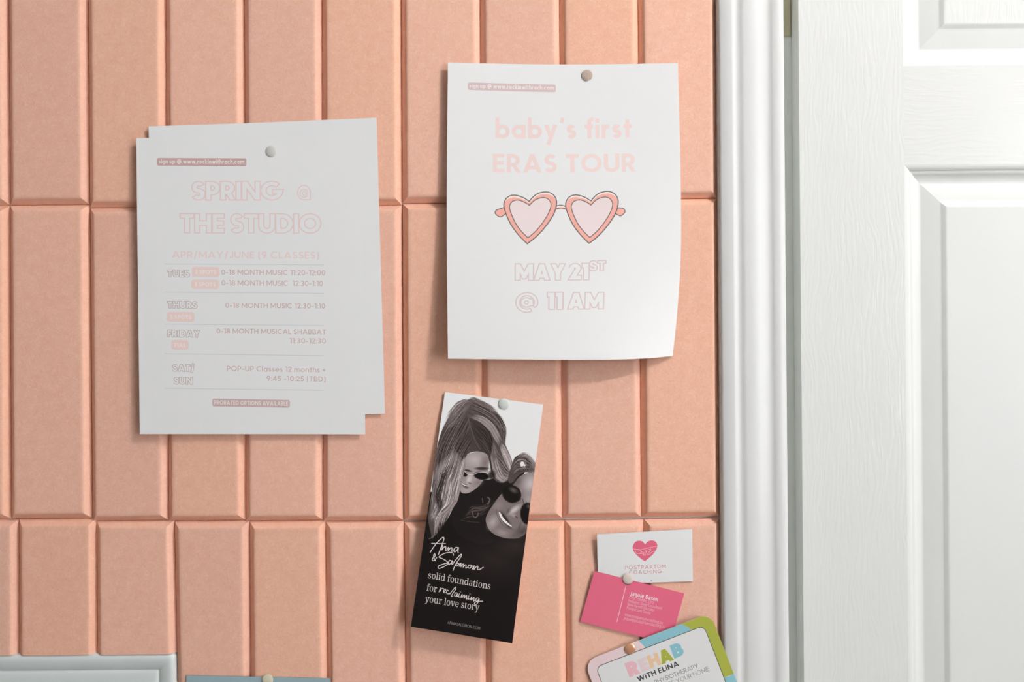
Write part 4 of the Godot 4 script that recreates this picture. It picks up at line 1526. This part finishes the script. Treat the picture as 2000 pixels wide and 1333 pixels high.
	soft.call(890, 800, 100, 130, 10, 0.84, 0.9, 1.1)
	soft.call(870, 940, 70, 80, 0, 0.74, 0.8, 1.0)
	soft.call(770, 790, 60, 40, -40, 0.4, 0.6, 1.0)
	soft.call(552, 1150, 60, 100, 24, 0.76, 0.85, 1.0)
	soft.call(640, 1245, 100, 40, 12, 0.68, 0.8, 1.0)
	soft.call(600, 1000, 60, 60, 0, 0.62, 0.7, 1.0)
	soft.call(640, 1085, 40, 70, -30, 0.4, 0.5, 1.0)
	soft.call(820, 1225, 110, 60, -25, 0.28, 0.8, 1.0)
	soft.call(730, 1270, 110, 30, 0, 0.4, 0.5, 1.0)
	# nose
	soft.call(745, 1035, 92, 34, -44, 0.82, 0.95, 1.3)
	soft.call(735, 1085, 40, 24, 10, 0.7, 0.8, 1.2)
	soft.call(762, 1100, 20, 10, 30, 0.26, 0.7, 1.4)
	soft.call(690, 1050, 24, 44, 24, 0.32, 0.6, 1.0)
	# smile
	soft.call(662, 1128, 104, 30, 48, 0.2, 0.95, 1.8)
	area.call([[606, 1058], [622, 1068], [650, 1115], [690, 1155], [722, 1184], [690, 1176], [645, 1140], [616, 1098]], 0.97)
	line.call([[585, 1035], [596, 1100], [650, 1185], [735, 1212]], 7, 0.3, 0.4)
	soft.call(790, 1180, 14, 60, 10, 0.34, 0.6, 1.0)
	# sunglasses
	soft.call(722, 895, 94, 84, 25, 0.12, 1.0, 7.0)
	soft.call(738, 862, 56, 30, 20, 0.5, 0.6, 1.3)
	soft.call(862, 1068, 70, 104, -8, 0.11, 1.0, 7.0)
	soft.call(878, 1005, 36, 26, 0, 0.48, 0.6, 1.3)
	line.call([[640, 880], [660, 940], [720, 975], [790, 950], [815, 935], [830, 985]], 5, 0.2)
	line.call([[802, 850], [814, 905], [808, 940]], 4, 0.8, 0.6)
	# curls in the dark
	strands(cv, z, [[340, 1060], [370, 1020], [440, 1010], [500, 1000], [540, 960]], [[260, 1150], [330, 1120], [400, 1110], [440, 1090], [500, 1060]], 22, 0.2, 0.46, 1.0, rng, 14.0, 0.5)
	line.call([[370, 1060], [380, 1100], [405, 1112], [425, 1070]], 6, 0.6, 0.7)
	line.call([[460, 940], [466, 980]], 6, 0.6, 0.6)
	line.call([[510, 930], [528, 950], [510, 990]], 12, 0.6, 0.6)
	line.call([[270, 1140], [340, 1150], [430, 1155]], 4, 0.42, 0.6)
	# lettering
	var w := g8(226, 218, 213)
	var s6 := 1.0 / 6.667
	var y := func(px: float, py: float) -> Vector2:
		return Vector2(820 + px * s6, 1040 + py * s6)
	var script := [
		[[130, 275], [160, 225], [215, 150], [280, 85], [305, 82], [300, 120], [275, 190], [248, 260], [235, 300]],
		[[148, 158], [230, 160], [325, 158]],
		[[262, 235], [285, 185], [292, 195], [278, 240], [305, 205], [325, 195], [330, 215], [325, 245], [342, 240]],
		[[342, 240], [362, 205], [368, 215], [358, 250], [385, 215], [402, 208], [408, 225], [404, 255], [424, 250]],
		[[482, 205], [455, 205], [432, 235], [440, 262], [470, 240], [492, 205], [482, 250], [488, 270]],
		[[185, 290], [172, 312], [182, 330], [196, 306], [184, 295]],
		[[182, 330], [158, 355], [160, 380], [185, 375], [212, 340]],
		[[172, 330], [195, 382]],
		[[425, 305], [418, 278], [375, 270], [310, 285], [250, 320], [246, 338], [290, 355], [340, 385], [355, 415], [310, 450], [250, 478], [230, 470], [240, 445], [300, 420], [345, 408]],
		[[400, 380], [378, 372], [362, 400], [368, 425], [395, 405], [412, 375], [402, 415], [418, 418]],
		[[412, 420], [455, 365], [505, 305], [528, 290], [522, 320], [480, 380], [440, 450], [420, 500]],
		[[478, 405], [456, 420], [462, 442], [486, 430], [490, 408], [505, 420]],
		[[500, 445], [522, 405], [520, 450], [548, 415], [556, 425], [550, 455], [575, 425], [588, 430], [582, 465], [600, 458]],
		[[640, 425], [618, 430], [612, 458], [635, 465], [655, 440], [645, 425], [670, 440]],
		[[665, 478], [690, 432], [686, 480], [720, 440], [738, 440], [732, 475], [755, 480], [805, 450]],
	]
	for l in script:
		var p := []
		for q in l:
			p.append(y.call(q[0], q[1]))
		cv.stroke(smooth_line(p), 1.75, w)
	var reclaim := [
		[[240, 778], [258, 728], [252, 770], [275, 735], [300, 735]],
		[[300, 775], [325, 760], [322, 740], [302, 755], [302, 785], [330, 785]],
		[[362, 760], [345, 755], [335, 785], [350, 800], [375, 790]],
		[[378, 800], [420, 745], [452, 712], [448, 745], [410, 800], [398, 830], [415, 830]],
		[[470, 785], [450, 785], [436, 815], [450, 830], [475, 795], [468, 830], [485, 825]],
		[[498, 795], [488, 835], [505, 832]], [[510, 770], [513, 772]],
		[[515, 840], [535, 800], [530, 845], [558, 808], [565, 815], [558, 850], [585, 815], [592, 825], [586, 860], [602, 850]],
		[[618, 818], [608, 860], [625, 855]], [[632, 792], [635, 795]],
		[[635, 868], [655, 828], [650, 870], [678, 838], [686, 845], [678, 882], [698, 872]],
		[[742, 842], [718, 845], [706, 872], [722, 885], [750, 850], [730, 905], [700, 925], [690, 905], [730, 885], [795, 880]],
	]
	for l in reclaim:
		var p := []
		for q in l:
			p.append(y.call(q[0], q[1]))
		cv.stroke(smooth_line(p), 1.5, w)
	set_words(cv, "solid foundations", y.call(100, 606), y.call(890, 728), 12.6, "Droid Serif", 400, w)
	set_words(cv, "for", y.call(80, 766), y.call(208, 785), 12.6, "Droid Serif", 400, w)
	set_words(cv, "your love story", y.call(60, 908), y.call(745, 1002), 12.6, "Droid Serif", 400, w)
	set_words(cv, "ANNASALOMON.COM", y.call(345, 1180), y.call(755, 1240), 5.2, "Droid Sans", 400, g8(170, 166, 162))
